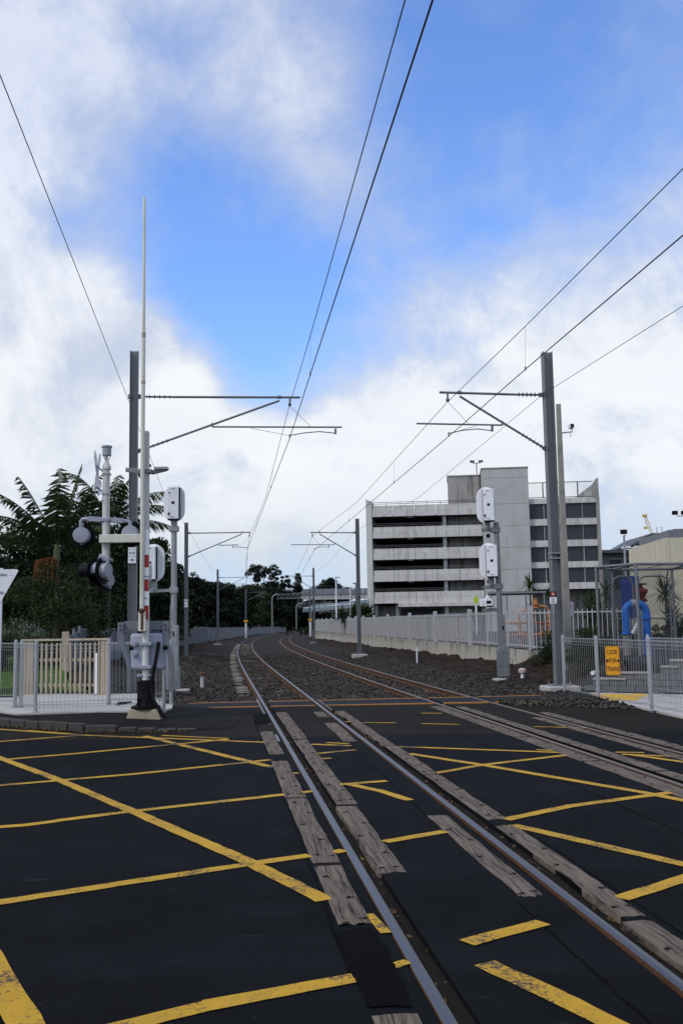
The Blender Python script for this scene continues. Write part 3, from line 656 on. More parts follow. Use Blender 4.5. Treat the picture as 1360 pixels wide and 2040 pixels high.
# hardwood crossing planks
def plank(cc, s0, s1_, ya, yb, jag0=0, jag1=0, parent=None, ztop=.0075, th=.12, lab=None):
    rr = random.Random(int(ya * 100) + int(s0 * 77)); L_ = yb - ya; w = s1_ - s0; ym = (ya + yb) / 2
    nx, ny = 6, max(8, int(L_ / .13)); us = [i / nx for i in range(nx + 1)]; top = []
    e0 = [(-rr.uniform(0, jag0) if jag0 else 0) for _ in us]; e1 = [(rr.uniform(0, jag1) if jag1 else 0) for _ in us]
    mb = MB(); vs = []
    edge_l = [rr.uniform(-.003, .003) for _ in range(ny + 1)]; edge_r = [rr.uniform(-.004, .004) for _ in range(ny + 1)]
    for k in range(2):
        if rr.random() < .6:
            c0 = rr.randint(0, ny); wd = rr.randint(1, 4); dp = rr.uniform(.006, .02)
            for q in range(max(0, c0 - wd), min(ny, c0 + wd) + 1):
                (edge_l if (k == 0) == (s0 > 0 or s0 > -.5) else edge_r)[q] += dp * (1 - abs(q - c0) / (wd + 1)) * (1 if (k == 0) == (s0 > 0 or s0 > -.5) else -1)
    for j in range(ny + 1):
        for i, u in enumerate(us):
            x = -w / 2 + w * u
            if i == 0: x += edge_l[j]
            if i == nx: x += edge_r[j]
            y = -L_ / 2 + L_ * j / ny
            if j == 0: y -= e0[i] if jag0 else 0
            if j == ny: y += e1[i] if jag1 else 0
            if j == 0 and jag0: y += jag0 * .5
            zz = ztop + .004 * math.sin(9 * u + j) * .4 + rr.uniform(-.0025, .0025) - (.004 if i in (0, nx) else 0) - (.004 if j in (0, ny) else 0)
            vs.append((x, y, zz))
    nv = len(vs); c = nx + 1; fs = [(j * c + i, j * c + i + 1, (j + 1) * c + i + 1, (j + 1) * c + i) for j in range(ny) for i in range(nx)]
    ring = [i for i in range(c)] + [j * c + nx for j in range(1, ny + 1)] + [ny * c + i for i in range(nx - 1, -1, -1)] + [j * c for j in range(ny - 1, 0, -1)]
    for q in ring: vs.append((vs[q][0], vs[q][1], ztop - th))
    m_ = len(ring)
    for q in range(m_): fs.append((ring[q], nv + q, nv + (q + 1) % m_, ring[(q + 1) % m_]))
    mb.add(vs, fs)
    d = float(cc(yb) - cc(ya)) / L_
    o = mb.build('plank', PLANK, parent, loc=(float(cc(ym)) + (s0 + s1_) / 2, ym, 0), rz=-math.atan(d) + rr.uniform(-.004, .004))
    sp = MB()
    y = -L_ / 2 + .18; k = 0
    while y < L_ / 2 - .12:
        for x in ((-w * .27, w * .27) if k in (0,) else ((w * .25,) if k % 2 else (-w * .25,))):
            yy = y + rr.uniform(-.05, .05); sp.lathe([(.012, 0), (.012, .006), (.005, .008)], (x + rr.uniform(-.02, .02), yy, ztop + .001), n=7)
            sp.box((x, yy, ztop + .0008), (.045, .02, .004), rr.uniform(-.5, .5))
        y += rr.uniform(.42, .62); k += 1
    tag(sp.build('spikes', RUSTD, o), kind='stuff')
    return o
RUSTD = simple('dark_spike_iron', (.014, .010, .009), .8, .3, var=.3, bump=.1)
for a in ((c1, -.90, -.70, 13.4, 16.3, 0, .03), (c1, -.905, -.70, 10.04, 12.75), (c1, -.895, -.70, 7.3, 10.0), (c1, -.885, -.70, 5.68, 7.22, .16, 0), (c1, -.90, -.70, 2.6, 4.52),
          (c1, -.445, -.235, 15.2, 19.95), (c1, -.45, -.25, 9.6, 15.12), (c1, -.475, -.28, 6.9, 9.53, .08, 0),
          (c1, .28, .49, 18.7, 19.9, .05, 0), (c1, .26, .47, 14.75, 17.6), (c1, .275, .44, 6.25, 9.0, .10, .02),
          (c1, .73, .91, 14.2, 20.0), (c1, .735, .92, 11.42, 14.16), (c1, .735, .915, 8.72, 11.38, .05, 0), (c1, .73, .895, 5.87, 8.5, .02, .06), (c1, .69, .87, 3.0, 5.82)):
    plank(*a, parent=trk1)
for s0, s1_, cuts in ((-.92, -.68, (4, 9.2, 12.3, 15.0, 17.9, 20.8)), (-.44, -.24, (4, 8.6, 11.4, 14.1, 17.2, 20.6)), (.72, .93, (4, 10.5, 13.6, 16.2, 19.0)), (.28, .46, (12.2, 15.1, 18.0))):
    for ya, yb in zip(cuts[:-1], cuts[1:]): plank(c2, s0, s1_, ya + .02, yb - .02, parent=trk2)

# rubber walkway over both tracks
walk = thing('pedestrian_walkway', 'dark rubber walkway with orange edges crossing both tracks', 'walkway')
def mf(x): return 21.5 + .05 * x
def mk(x): return 22.85 + .09 * x
cuts = [(-3.75, lambda y: None)]
def panel(xa, xb):
    mb = MB(); q = []
    for side in (0, 1):
        y = [mf, mk][side]
        ya_ = y(0); 
    fa = xa(mf(0)); fb = xb(mf(0)); ka = xa(mk(0)); kb = xb(mk(0))
    p = [(fa, mf(fa)), (fb, mf(fb)), (kb, mk(kb)), (ka, mk(ka))]
    mb.prism([(x, y) for x, y in p], -.13, .008); o = mb.build('rubber_panel', RUBBER, walk, bevel=.006)
    for (x0, y0), (x1, y1), sg in ((p[0], p[1], -1), (p[3], p[2], 1)):
        e = MB(); e.prism([(x0, y0 + sg * .002 - (.09 if sg < 0 else 0)), (x1, y1 + sg * .002 - (.09 if sg < 0 else 0)), (x1, y1 + sg * .002 + (.09 if sg > 0 else 0)), (x0, y0 + sg * .002 + (.09 if sg > 0 else 0))], -.13, .012); e.build('edge_strip', ORANGE_EDGE, walk, bevel=.004)
f1 = lambda s: (lambda y: float(c1(y)) + s); f2 = lambda s: (lambda y: float(c2(y)) + s)
panel(lambda y: -3.62 - (.12 if y > 22 else 0), f1(-.70)); panel(f1(-.45), f1(.49)); panel(f1(.73), f2(-.66)); panel(f2(-.45), f2(.50)); panel(f2(.66), lambda y: 5.70 if y < 22 else 5.30)

# ================================================================ OVERHEAD LINE
def text_mesh(txt, size, mat_, parent, name='lettering', M=None, ext=.0008, bold=0.0):
    cu = bpy.data.curves.new('txt', 'FONT'); cu.body = txt; cu.size = size; cu.align_x = 'CENTER'; cu.align_y = 'CENTER'; cu.extrude = ext; cu.offset = bold; cu.resolution_u = 3
    ob = bpy.data.objects.new('txt', cu); C.objects.link(ob); dg = bpy.context.evaluated_depsgraph_get(); me = bpy.data.meshes.new_from_object(ob.evaluated_get(dg))
    bpy.data.objects.remove(ob); me.transform(M if M is not None else XZ); me.materials.clear(); me.materials.append(mat_); me.name = name
    o = bpy.data.objects.new(name, me); C.objects.link(o); o.parent = parent; return o
def hsection(mb, x, y, z0, z1, w, d, t=.014):
    # H column, web facing along the track
    mb.b2(x - w / 2, x - w / 2 + t, y - d / 2, y + d / 2, z0, z1); mb.b2(x + w / 2 - t, x + w / 2, y - d / 2, y + d / 2, z0, z1)
    mb.b2(x - w / 2 + t, x + w / 2 - t, y - t / 2, y + t / 2, z0 + .001, z1 - .001)
def insulator(mb, a, b, r=.026, fins=6, R_=.062):
    a = Vector(a); b = Vector(b); d = b - a; mb.cyl(a, b, r, n=8)
    for i in range(fins):
        p = a + d * ((i + .7) / (fins + .4)); mb.cyl(p, p + d.normalized() * .022, R_, R_ * .45, n=10)
def cantilever(t, side, D, steel, ins_mat):
    """D: tube z, tube length, strut foot z, strut top x, register x0,x1,z, steady from x, contact (x,z)"""
    s = side; P = lambda x, z: (s * x, 0, z)
    m = MB(); m.tube([P(D['i1'], D['tz']), P(D['tl'], D['tz'] + .03)], .03, 10); o = m.build('top_tube', steel, t, smooth=40)
    c = MB(); c.cyl(P(D['st'] - .05, D['tz'] + .03), P(D['st'] + .05, D['tz'] + .03), .045, n=8); c.bar(P(D['mx'], D['tz'] + .05), P(D['mx'], D['tz'] - .16), .05, .04); c.cyl(P(D['mx'] - .04, D['tz'] - .16), P(D['mx'] + .04, D['tz'] - .16), .04, n=8); c.build('clamp', steel, o)
    m = MB(); insulator(m, P(.16, D['tz']), P(D['i1'], D['tz'])); m.bar(P(.08, D['tz']), P(.2, D['tz']), .09, .10); m.build('insulator', ins_mat, t, smooth=40)
    m = MB(); a = Vector(P(.10, D['fz'])); b = Vector(P(D['st'], D['tz'] - .06)); d = (b - a).normalized(); L_ = (b - a).length
    i1 = a + d * min(.85, L_ * .3); m.tube([i1, b], .028, 10); m.build('strut', steel, t, smooth=40)
    m = MB(); insulator(m, a + d * .08, i1); m.bar(a - d * .06, a + d * .1, .08, .09); m.build('insulator', ins_mat, t, smooth=40)
    m = MB(); m.tube([P(D['r0'], D['rz']), P(D['r1'], D['rz'] + .02)], .022, 8); m.cyl(P(D['r0'], D['rz']), P(D['r0'], D['rz'] + .10), .025, n=6); m.build('registration_tube', steel, t, smooth=40)
    sx = D['sx']; cx, cz = D['cx'], D['cz']
    m = MB(); m.bar(P(sx, D['rz'] - .02), P(sx, D['rz'] - .16), .06, .05)
    pts = [P(sx, D['rz'] - .14), P(sx + (cx - sx) * .35, D['rz'] - .10), P(sx + (cx - sx) * .7, D['rz'] - .14), P(cx, cz + .02)]
    m.tube(pts, .014, 6); m.cyl(P(cx, cz - .05), P(cx, cz + .05), .02, n=6); m.build('steady_arm', steel, t, smooth=40)
    m = MB(); m.tube([P(D['mx'], D['tz'] - .2), P(D['mx'] + (sx - D['mx']) * .45, D['rz'] + .04)], .005, 4); m.tube([P(D['r0'] + (cx - D['r0']) * .5, D['rz'] - .03), P(cx, cz + .02)], .005, 4); m.build('stay_wire', WIRE, t)
def plate(t, x, y, z, w, h, m_, name='number_plate', th=.004, parent=None, bev=.0):
    mb = MB(); mb.box((0, 0, 0), (w, th, h)); return mb.build(name, m_, parent or t, loc=(x, y, z), bevel=bev)
MASTS = []
def mast(x, y, side, ht, D, label, steel=STEEL_D, pad=True, w=.20, d=.20, rz=None, padz=.0, ring=None):
    slope = float(c1(y + .5) - c1(y - .5)); rz = -math.atan(slope) if rz is None else rz
    t = thing('catenary_mast', label, 'mast', (x, y, 0), rz, 'overhead line masts beside the tracks')
    m = MB(); hsection(m, 0, 0, padz, ht, w, d); m.build('column', steel, t)
    if pad:
        m = MB(); m.box((0, 0, padz - .10), (.80, .7, .30)); m.build('foundation', CONC_L, t, bevel=.03)
        m = MB(); m.box((0, 0, padz + .065), (.52, .50, .03))
        for q in (-1, 1):
            for p in (-1, 1): m.cyl((q * .2, p * .19, padz + .05), (q * .2, p * .19, padz + .16), .016, n=6)
        m.build('base_plate', steel, t)
    cantilever(t, side, D, STEEL_D if steel is STEEL_D else steel, INSUL)
    if ring:
        m = MB()
        for z in ring: m.box((0, 0, z), (w + .03, d + .03, .025))
        m.build('strap', STEEL_L, t)
    return t
DL1 = dict(tz=7.50, i1=.97, tl=4.19, fz=6.10, st=3.66, mx=3.92, r0=1.95, r1=5.26, rz=6.74, sx=5.09, cx=3.91, cz=6.51)
DR1 = dict(tz=7.27, i1=.82, tl=2.74, fz=5.90, st=2.24, mx=2.54, r0=1.19, r1=3.33, rz=6.50, sx=1.45, cx=2.54, cz=6.26)
DL2 = dict(tz=6.77, i1=.75, tl=3.44, fz=5.5, st=2.98, mx=3.38, r0=1.76, r1=2.78, rz=6.10, sx=2.5, cx=3.27, cz=5.94)
DR2 = dict(tz=6.77, i1=.75, tl=2.60, fz=5.5, st=2.10, mx=2.49, r0=1.28, r1=3.66, rz=6.11, sx=1.6, cx=2.39, cz=5.87)
mL1 = mast(-5.173, 24.6, 1, 8.67, DL1, 'tall galvanised mast with number plate, close behind the raised barrier boom', STEEL, w=.21, d=.2)
mR1 = mast(5.155, 24.165, -1, 8.35, DR1, 'tall dark galvanised mast on a concrete pad at the right end of the walkway', STEEL, padz=.12, w=.23, d=.22, ring=(3.34, 3.22))
mL2 = mast(-8.363, 53.4, 1, 7.34, DL2, 'steel mast left of the tracks, between the signal post and the tree line', STEEL, w=.2, ring=(3.1,))
mR2 = mast(.857, 54.7, -1, 7.55, DR2, 'dark steel mast on a concrete block in front of the white fence', STEEL, padz=.08, ring=(3.45, 3.3))
mL3 = mast(-12.72, 101.7, 1, 7.63, dict(DL2, tl=3.1, st=2.7, mx=3.0, cx=2.87), 'slim steel mast second beyond the left signal post, against dark trees', STEEL)
mR3 = mast(-2.95, 101.5, -1, 7.61, dict(DR2, tl=2.7), 'slim steel mast at the far end of the white fence', STEEL)
mL4 = mast(-14.21, 146.3, 1, 7.16, dict(DL2, tl=3.0, st=2.6, mx=2.9, cx=2.7), 'thin far mast with a yellow band on the outside of the curve', STEEL, pad=False)
mR4 = mast(-5.04, 152.6, -1, 7.47, dict(DR2, tl=2.6), 'thin far mast with a yellow plate just left of the white fence end', STEEL, pad=False)
for t, z in ((mL4, 2.6), (mR4, 2.7)):
    m = MB(); m.box((0, -.13, z), (.55, .02, .30)); m.build('yellow_plate', YELLOW, t)
    m = MB(); m.box((0, 0, z / 2 - .1), (.235, .235, z - .4)); m.build('white_sleeve', WHITE, t)
# number plate on the near left mast
for i, txt in enumerate(('NAL', '010', '08')):
    p = plate(mL1, -.01, -.118, 3.70 - i * .168, .19, .158, WHITE, bev=.004)
    text_mesh(txt, .092, INK, p, M=Matrix.Translation((0, -.0035, 0)) @ XZ, bold=.0016)
p = plate(mL2, 0, -.112, 3.0, .2, .42, WHITE)
text_mesh('NAL', .13, INK, p, M=Matrix.Translation((0, -.0035, .10)) @ XZ); text_mesh('010', .13, INK, p, M=Matrix.Translation((0, -.0035, -.08)) @ XZ)
# warning sign on the near right mast: red disc on black above white
sg = thing('warning_sign', 'small warning sign, red disc above white panel, strapped to the near right mast', 'sign', (5.045, 24.02, 2.27))
m = MB(); m.box((0, 0, .0), (.165, .006, .30)); m.build('panel', WHITE, sg, bevel=.004)
m = MB(); m.box((0, -.0045, .08), (.165, .004, .138)); m.build('black_field', INK, sg)
m = MB(); m.lathe([(.06, 0), (.06, .002)], n=20, M=Matrix.Translation((0, -.0068, .08)) @ XZ); dd = m.build('red_disc', RED, sg)
m = MB(); m.box((0, -.0105, .085), (.07, .001, .012), 0); m.box((0, -.0105, .065), (.05, .001, .010)); m.box((-.015, -.0105, .10), (.012, .001, .03)); m.build('lettering', WHITE, sg)
m = MB()
for z, w in ((-.03, .10), (-.055, .06), (-.085, .11), (-.115, .11)): m.box((0, -.0045, z), (w, .002, .012))
m.build('lettering', INK, sg)
m = MB(); m.box((0, .012, -.28), (.035, .01, .26)); m.build('strap', STEEL_L, sg)

def wire(name, pts, r, label, cat='wire', mat_=WIRE, sag=0.0, parent=None):
    full = []
    for i in range(len(pts) - 1):
        a = Vector(pts[i]); b = Vector(pts[i + 1]); n = 12 if sag else 2
        for k in range(n): u = k / n; p = a.lerp(b, u); p.z -= sag * 4 * u * (1 - u) * (b - a).length / 50; full.append(p)
    full.append(Vector(pts[-1])); m = MB(); m.tube(full, r, 5)
    o = m.build(name, mat_, parent, smooth=80)
    if parent is None: tag(o, label, cat, 'overhead wires')
    return o
def on(t, x, z):
    a = t.rotation_euler.z; return (t.location.x + x * math.cos(a), t.location.y + x * math.sin(a), z)
# contact and carrier wires of each track, mast to mast
K1 = [(1.75, 0, 6.35), (.75, 6.95, 6.33), (-.55, 18.47, 6.42), on(mL1, 3.91, 6.46), on(mL2, 3.27, 5.89), on(mL3, 2.87, 5.95), on(mL4, 2.7, 5.9), (float(c1(205)), 205, 5.8), (float(c1(260)), 260, 5.8)]
M1 = [(1.25, 0, 7.6), (.65, 8.44, 7.3), (-.54, 18.52, 7.19), on(mL1, 3.92, 7.34), (-3.0, 39, 6.72), on(mL2, 3.38, 6.60), (-7.5, 77, 6.35), on(mL3, 3.0, 6.62), (-12, 124, 6.4), on(mL4, 2.9, 6.6), (float(c1(205)), 205, 6.6), (float(c1(260)), 260, 6.6)]
K2 = [(5.5, 0, 6.2), (4.09, 11.33, 6.2), (3.38, 17.66, 6.25), on(mR1, -2.54, 6.21), on(mR2, -2.39, 5.82), on(mR3, -1.76, 5.95), on(mR4, -2.2, 5.9), (float(c2(205)), 205, 5.8), (float(c2(260)), 260, 5.8)]
M2 = [(6.0, 0, 7.3), (4.27, 11.7, 7.2), (3.40, 17.70, 7.05), on(mR1, -2.54, 7.07), (.6, 39, 6.5), on(mR2, -2.49, 6.6), (-3.3, 77, 6.35), on(mR3, -2.3, 6.62), on(mR4, -2.2, 6.6), (float(c2(205)), 205, 6.6), (float(c2(260)), 260, 6.6)]
wire('contact_wire', K1, .0095, 'lower of the two overhead wires above the polished track')
w1 = wire('carrier_wire', M1, .0075, 'upper of the two overhead wires above the polished track')
wire('contact_wire', K2, .0095, 'lower of the two overhead wires above the rusty track')
w2 = wire('carrier_wire', M2, .0075, 'upper of the two overhead wires above the rusty track')
def lerp_at(pts, y):
    for a, b in zip(pts[:-1], pts[1:]):
        if a[1] <= y <= b[1]: u = (y - a[1]) / (b[1] - a[1]); return Vector(a).lerp(Vector(b), u)
for K, Mw, wo, ys_ in ((K1, M1, w1, (18.49, 33, 44, 62, 75, 90)), (K2, M2, w2, (17.68, 31, 41, 62, 75, 90))):
    for y in ys_:
        m = MB(); a = lerp_at(K, y); b = lerp_at(Mw, y); m.tube([a, b], .0028, 4); m.cyl(a - Vector((0, 0, .02)), a + Vector((0, 0, .05)), .018, n=5); m.build('dropper', STEEL_L, wo)
wire('earth_wire', [(-1.9, 0, 7.4), (-3.52, 9.88, 7.5), on(mL1, -.17, 7.48), (-6.9, 39, 6.75), on(mL2, .14, 6.95), (-10.5, 77, 6.7), on(mL3, .14, 6.9), on(mL4, .14, 6.7)], .0065, 'single wire slung along the left masts, leftmost overhead')
wire('earth_wire', [(8.6, 0, 7.3), (6.07, 17.03, 7.18), on(mR1, -.14, 7.28), (3.1, 39, 6.7), on(mR2, -.14, 6.85), (-1, 77, 6.6), on(mR3, -.14, 6.85), on(mR4, -.14, 6.7)], .0065, 'single wire slung along the right masts, rightmost overhead')
for t, x, z in ((mL1, -.13, 7.48), (mR1, -.12, 7.28)):
    m = MB(); m.cyl((x + .03, -.05, z - .05), (x + .03, -.05, z + .06), .045, n=8); m.box((x + .06, 0, z), (.1, .08, .04)); m.build('wire_bracket', INSUL, t)
# far portal gantries on the curve
def portal(y, x0, x1, h, label, legs=(1, 1)):
    t = thing('portal_gantry', label, 'gantry', (x0, y, 0), 0, 'lattice portals in the distance'); w = x1 - x0
    for k, xx in enumerate((0, w)):
        if not legs[k]: continue
        m = MB(); s = 1 if k == 0 else -1; m.tube([(xx, 0, -.4), (xx, 0, h - 1.2), (xx + s * .25, 0, h - .5), (xx + s * .9, 0, h - .1), (xx + s * 1.6, 0, h)], .20, 8); m.build('leg', STEEL, t, smooth=50)
    for z in (h, h - 1.1):
        m = MB(); m.bar((1.2, 0, z), (w - 1.2, 0, z), .13, .13); m.build('chord', STEEL, t)
    m = MB(); n = int(w / 1.2)
    for i in range(n):
        a = 1.2 + (w - 2.4) * i / n; b = 1.2 + (w - 2.4) * (i + .5) / n; c = 1.2 + (w - 2.4) * (i + 1) / n
        m.bar((a, 0, h - 1.1), (b, 0, h), .09, .09); m.bar((b, 0, h), (c, 0, h - 1.1), .09, .09)
    m.build('lattice', STEEL, t)
    for xx in (w * .25, w * .5, w * .75):
        m = MB(); m.bar((xx, 0, h - 1.1), (xx, 0, h - 3.4), .12, .12); m.tube([(xx, 0, h - 2.2), (xx + 1.6, 0, h - 2.0)], .05, 5); m.tube([(xx, 0, h - 3.2), (xx + 1.4, 0, h - 2.1)], .05, 5); m.build('drop_arm', STEEL, t)
    return t
portal(243, -17.2, 8.5, 9.6, 'nearest lattice portal over the curve, bent grey leg at its left end')
portal(300, -14.0, 14, 8.6, 'second lattice portal, lower and behind the nearest one')
portal(330, -10.5, 18, 7.6, 'third lattice portal, smallest, under the flyover')

# ================================================================ SIGNALS
def stadium(w, h, n=10):
    r_ = w / 2; pts = []
    for i in range(n + 1): a = math.pi * i / n; pts.append((r_ * math.cos(a), h / 2 - r_ + r_ * math.sin(a)))
    for i in range(n + 1): a = math.pi + math.pi * i / n; pts.append((r_ * math.cos(a), -h / 2 + r_ + r_ * math.sin(a)))
    return pts
def signal_head(t, x, y, z, rz=0.0, w=.58, h=1.02, bx=0.0, bw=.31, lenses=3):
    """seen from behind: oval backboard with an equipment case in front of it (towards -y)"""
    e = bpy.data.objects.new('signal_head', None); C.objects.link(e); e.parent = t; e.location = (x, y, z); e.rotation_euler = (0, 0, rz); e.empty_display_size = .1
    m = MB(); m.prism(stadium(w, h), -.012, .012, M=XZ); m.build('backboard', WHITE, e, smooth=40, bevel=.006)
    m = MB(); m.box((bx, -.10, -.005), (bw, .18, h * .86)); m.build('case', WHITE, e, bevel=.012)
    m = MB(); m.box((bx + (bw / 2 + .012) * (1 if bx <= 0 else -1), -.05, 0), (.022, .10, h * .84)); m.box((bx, -.10, -h * .43 - .02), (bw * .95, .17, .03)); m.build('case_gasket', BLACK, e)
    m = MB(); m.box((bx, -.193, .0), (.075, .012, .07)); m.box((bx - bw * .33, -.195, h * .27), (.03, .02, .035)); m.box((bx - bw * .36, -.2, -h * .29), (.04, .035, .05), .4); m.tube([(bx - bw * .36, -.21, -h * .29), (bx - bw * .42, -.225, -h * .33)], .014, 6)
    m.build('latch', BLACK, e)
    m = MB(); m.box((bx, -.1925, h * .39), (.09, .006, .006)); m.box((bx, -.1925, h * .37), (.09, .006, .006)); m.box((bx, -.1925, -h * .37), (.09, .006, .006)); m.box((bx, -.1925, -h * .395), (.09, .006, .006)); m.build('vent_slot', STEEL, e)
    for i in range(lenses):
        m = MB(); m.cyl((0, .012, h * .28 - i * h * .28), (0, .26, h * .28 - i * h * .28), .105, n=12, caps=False); m.build('lens_hood', BLACK, e, smooth=40)
    return e
sL = thing('railway_signal', 'tall two-headed railway signal, backs of white oval boards, left of the tracks', 'railway signal', (-4.53, 26.9, 0), 0, 'colour light signals seen from behind')
m = MB(); m.cyl((-.015, 0, 1.75), (-.015, 0, 4.62), .078, n=14); m.build('post', STEEL_L, sL, smooth=40)
m = MB(); m.box((-.0, 0, 1.2), (.215, .2, 1.12)); m.box((.02, 0, .36), (.25, .22, .56)); m.box((-.0, -.105, 1.45), (.16, .012, .42)); m.build('lower_case', STEEL_L, sL, bevel=.01)
m = MB(); m.box((-.01, -.115, 1.55), (.035, .02, .10)); m.box((.0, -.115, 1.48), (.02, .02, .05)); m.build('padlock', BLACK, sL)
m = MB(); m.box((-.015, 0, 4.36), (.25, .20, .15)); m.box((-.015, 0, 2.70), (.20, .20, .16)); m.build('clamp', STEEL_L, sL, bevel=.01)
m = MB(); m.cyl((-.015, 0, 4.45), (-.015, 0, 4.66), .09, n=12); m.build('collar', STEEL_L, sL, smooth=40)
signal_head(sL, -.005, -.02, 5.055, 0, .575, 1.01, -.01, .30)
m = MB(); m.bar((-.75, 0, 2.68), (-.05, 0, 2.70), .10, .08); m.cyl((-.55, 0, 2.7), (-.55, 0, 2.94), .09, n=10); m.build('side_bracket', STEEL_L, sL, smooth=40)
signal_head(sL, -.56, -.03, 3.44, 0, .60, 1.03, -.07, .30)
m = MB(); m.b2(-.15, -.09, -.35, -.30, .02, 1.25); m.bar((-.22, -.3, .52), (.10, -.3, .52), .06, .16); m.build('cable_guard', STEEL_L, sL)
m = MB(); m.box((.12, 0, .0), (.55, .5, .14)); m.build('foundation', CONC_L, sL, bevel=.03)
m = MB(); m.tube([(.18, -.13, .55), (.27, -.13, .55), (.27, -.13, .28), (.18, -.13, .28)], .008, 5); m.tube([(-.1, -.12, .2), (-.1, -.12, 1.9), (-.09, -.12, 2.3)], .012, 5); m.build('handle', STEEL, sL)

sR = thing('railway_signal', 'leaning two-headed railway signal, white oval boards turned left, right of the tracks', 'railway signal', (4.55, 29.1, 0), 0, 'colour light signals seen from behind')
m = MB(); m.tube([(.0, 0, 1.85), (-.02, 0, 4.62)], .078, 14); m.build('post', STEEL, sR, smooth=40)
m = MB(); m.box((.03, 0, 1.4), (.20, .2, 1.02)); m.box((.045, 0, .53), (.33, .26, .76)); m.prism([(-.12, 0), (.21, 0), (.14, .1), (-.07, .1)], -.12, .12, M=upright(0, 0, .90)); m.build('lower_case', STEEL, sR, bevel=.01)
m = MB(); m.box((.06, -.112, 1.55), (.04, .02, .10)); m.box((.05, -.14, .85), (.03, .02, .02)); m.box((-.07, -.14, .45), (.03, .02, .02)); m.box((.17, -.14, .45), (.03, .02, .02)); m.build('padlock', BLACK, sR)
m = MB(); m.box((-.05, 0, 4.40), (.26, .20, .15)); m.box((-.28, 0, 4.40), (.35, .09, .09)); m.cyl((-.28, 0, 4.42), (-.28, 0, 4.62), .08, n=10); m.build('clamp', STEEL, sR, bevel=.008)
m = MB(); m.box((-.02, 0, 2.74), (.26, .20, .15)); m.box((-.26, 0, 2.72), (.40, .09, .09)); m.cyl((-.22, 0, 2.76), (-.22, 0, 3.0), .08, n=10); m.build('clamp', STEEL, sR, bevel=.008)
signal_head(sR, -.30, 0, 5.13, R(-14), .56, 1.08, .09, .31); signal_head(sR, -.27, 0, 3.49, R(-14), .56, 1.06, .10, .31)
m = MB(); m.bar((-.5, 0, 2.05), (-.05, 0, 2.08), .12, .10); m.build('side_bracket', STEEL, sR, bevel=.01)
m = MB(); m.prism([(-.10, 0), (.14, 0), (.14, .18), (.02, .34), (-.10, .16)], -.12, .12, M=upright(-.36, 0, 2.16)); m.box((-.52, .02, 2.28), (.10, .2, .22)); m.build('shunt_signal', WHITE, sR, bevel=.01)
m = MB(); m.box((-.33, -.125, 2.29), (.13, .012, .08)); m.box((-.30, -.125, 2.17), (.2, .012, .04)); m.build('shunt_lens', BLACK, sR)
m = MB(); m.prism([(-.33, -.22), (.26, -.2), (.33, .05), (.12, .22), (-.2, .2)], -.1, .10); m.build('foundation', CONC_L, sR, bevel=.03)
m = MB(); m.tube([(.21, -.12, .65), (.29, -.12, .65), (.29, -.12, .33), (.21, -.12, .33)], .008, 5); m.tube([(-.12, -.12, .65), (-.22, -.12, .65), (-.22, -.12, .33), (-.12, -.12, .33)], .008, 5); m.build('handle', BLACK, sR)

# ================================================================ BARRIER AND FLASHING LIGHTS
bz = float(pave_z(-3.62))
bar = thing('crossing_barrier', 'level crossing half barrier with its white and red boom raised upright', 'barrier', (-3.62, 18.45, 0), 0)
m = MB(); m.add([(-.34, -.30, bz - .1), (.34, -.30, bz - .1), (.34, .30, bz - .1), (-.34, .30, bz - .1), (-.26, -.22, .235), (.27, -.22, .235), (.27, .22, .235), (-.26, .22, .235)], [(0, 1, 5, 4), (1, 2, 6, 5), (2, 3, 7, 6), (3, 0, 4, 7), (4, 5, 6, 7)])
MOSSC = simple('mossy_concrete', (.27, .24, .165), .9, 0, var=.25, sc=6, bump=.5, bsc=30, dirt=(.13, .11, .06), dirt_amt=.6, spec=.2); m.build('foundation', MOSSC, bar, bevel=.03)
m = MB(); m.lathe([(.27, .23), (.27, .275), (.18, .30), (.165, .34), (.16, .72), (.12, .745)], n=16); m.box((-.1, -.12, .34), (.06, .1, .18)); m.box((.1, -.12, .34), (.06, .1, .18)); m.build('base_boot', BLACK, bar, smooth=40)
m = MB(); m.cyl((-.005, 0, .7), (-.03, 0, 5.3), .066, n=16); m.lathe([(.068, 5.3), (.064, 5.36), (.03, 5.38)], (-.03, 0, 0), n=16); m.build('post', POLEW, bar, smooth=40)
# mechanism case clamped behind the post
m = MB(); m.box((0, .22, 1.255), (.635, .30, .67)); m.build('mechanism_case', BOXBLUE, bar, bevel=.05)
m = MB()
for z in (1.40, .98): m.box((0, -.01, z), (.22, .19, .06))
m.box((0, -.01, .83), (.24, .10, .035)); m.cyl((-.13, -.05, .83), (-.13, .03, .83), .035, n=10); m.cyl((.13, -.05, .83), (.13, .03, .83), .035, n=10); m.build('post_clamp', LAMPGREY, bar, bevel=.006)
for z in (1.40, 1.22):
    m = MB(); m.cyl((-.22, .09, z), (-.22, .03, z), .062, .056, n=14); m.cyl((-.22, .03, z), (-.22, .0, z), .03, n=8); m.build('shaft_cap', LAMPGREY, bar, smooth=40)
m = MB(); m.cyl((.22, .08, 1.40), (.22, .0, 1.40), .03, n=8); m.tube([(.22, .0, 1.43), (.215, -.02, 1.32), (.17, -.07, 1.0), (.12, -.10, .72), (.12, -.10, .45), (.25, -.16, .25), (.36, -.22, .12)], .034, 8); m.build('cable_hose', BLACK, bar, smooth=50)
m = MB(); m.tube([(.10, -.12, .6), (.16, -.16, .4), (.30, -.22, .16), (.38, -.2, .08)], .03, 7); m.build('cable_hose', BLACK, bar, smooth=50)
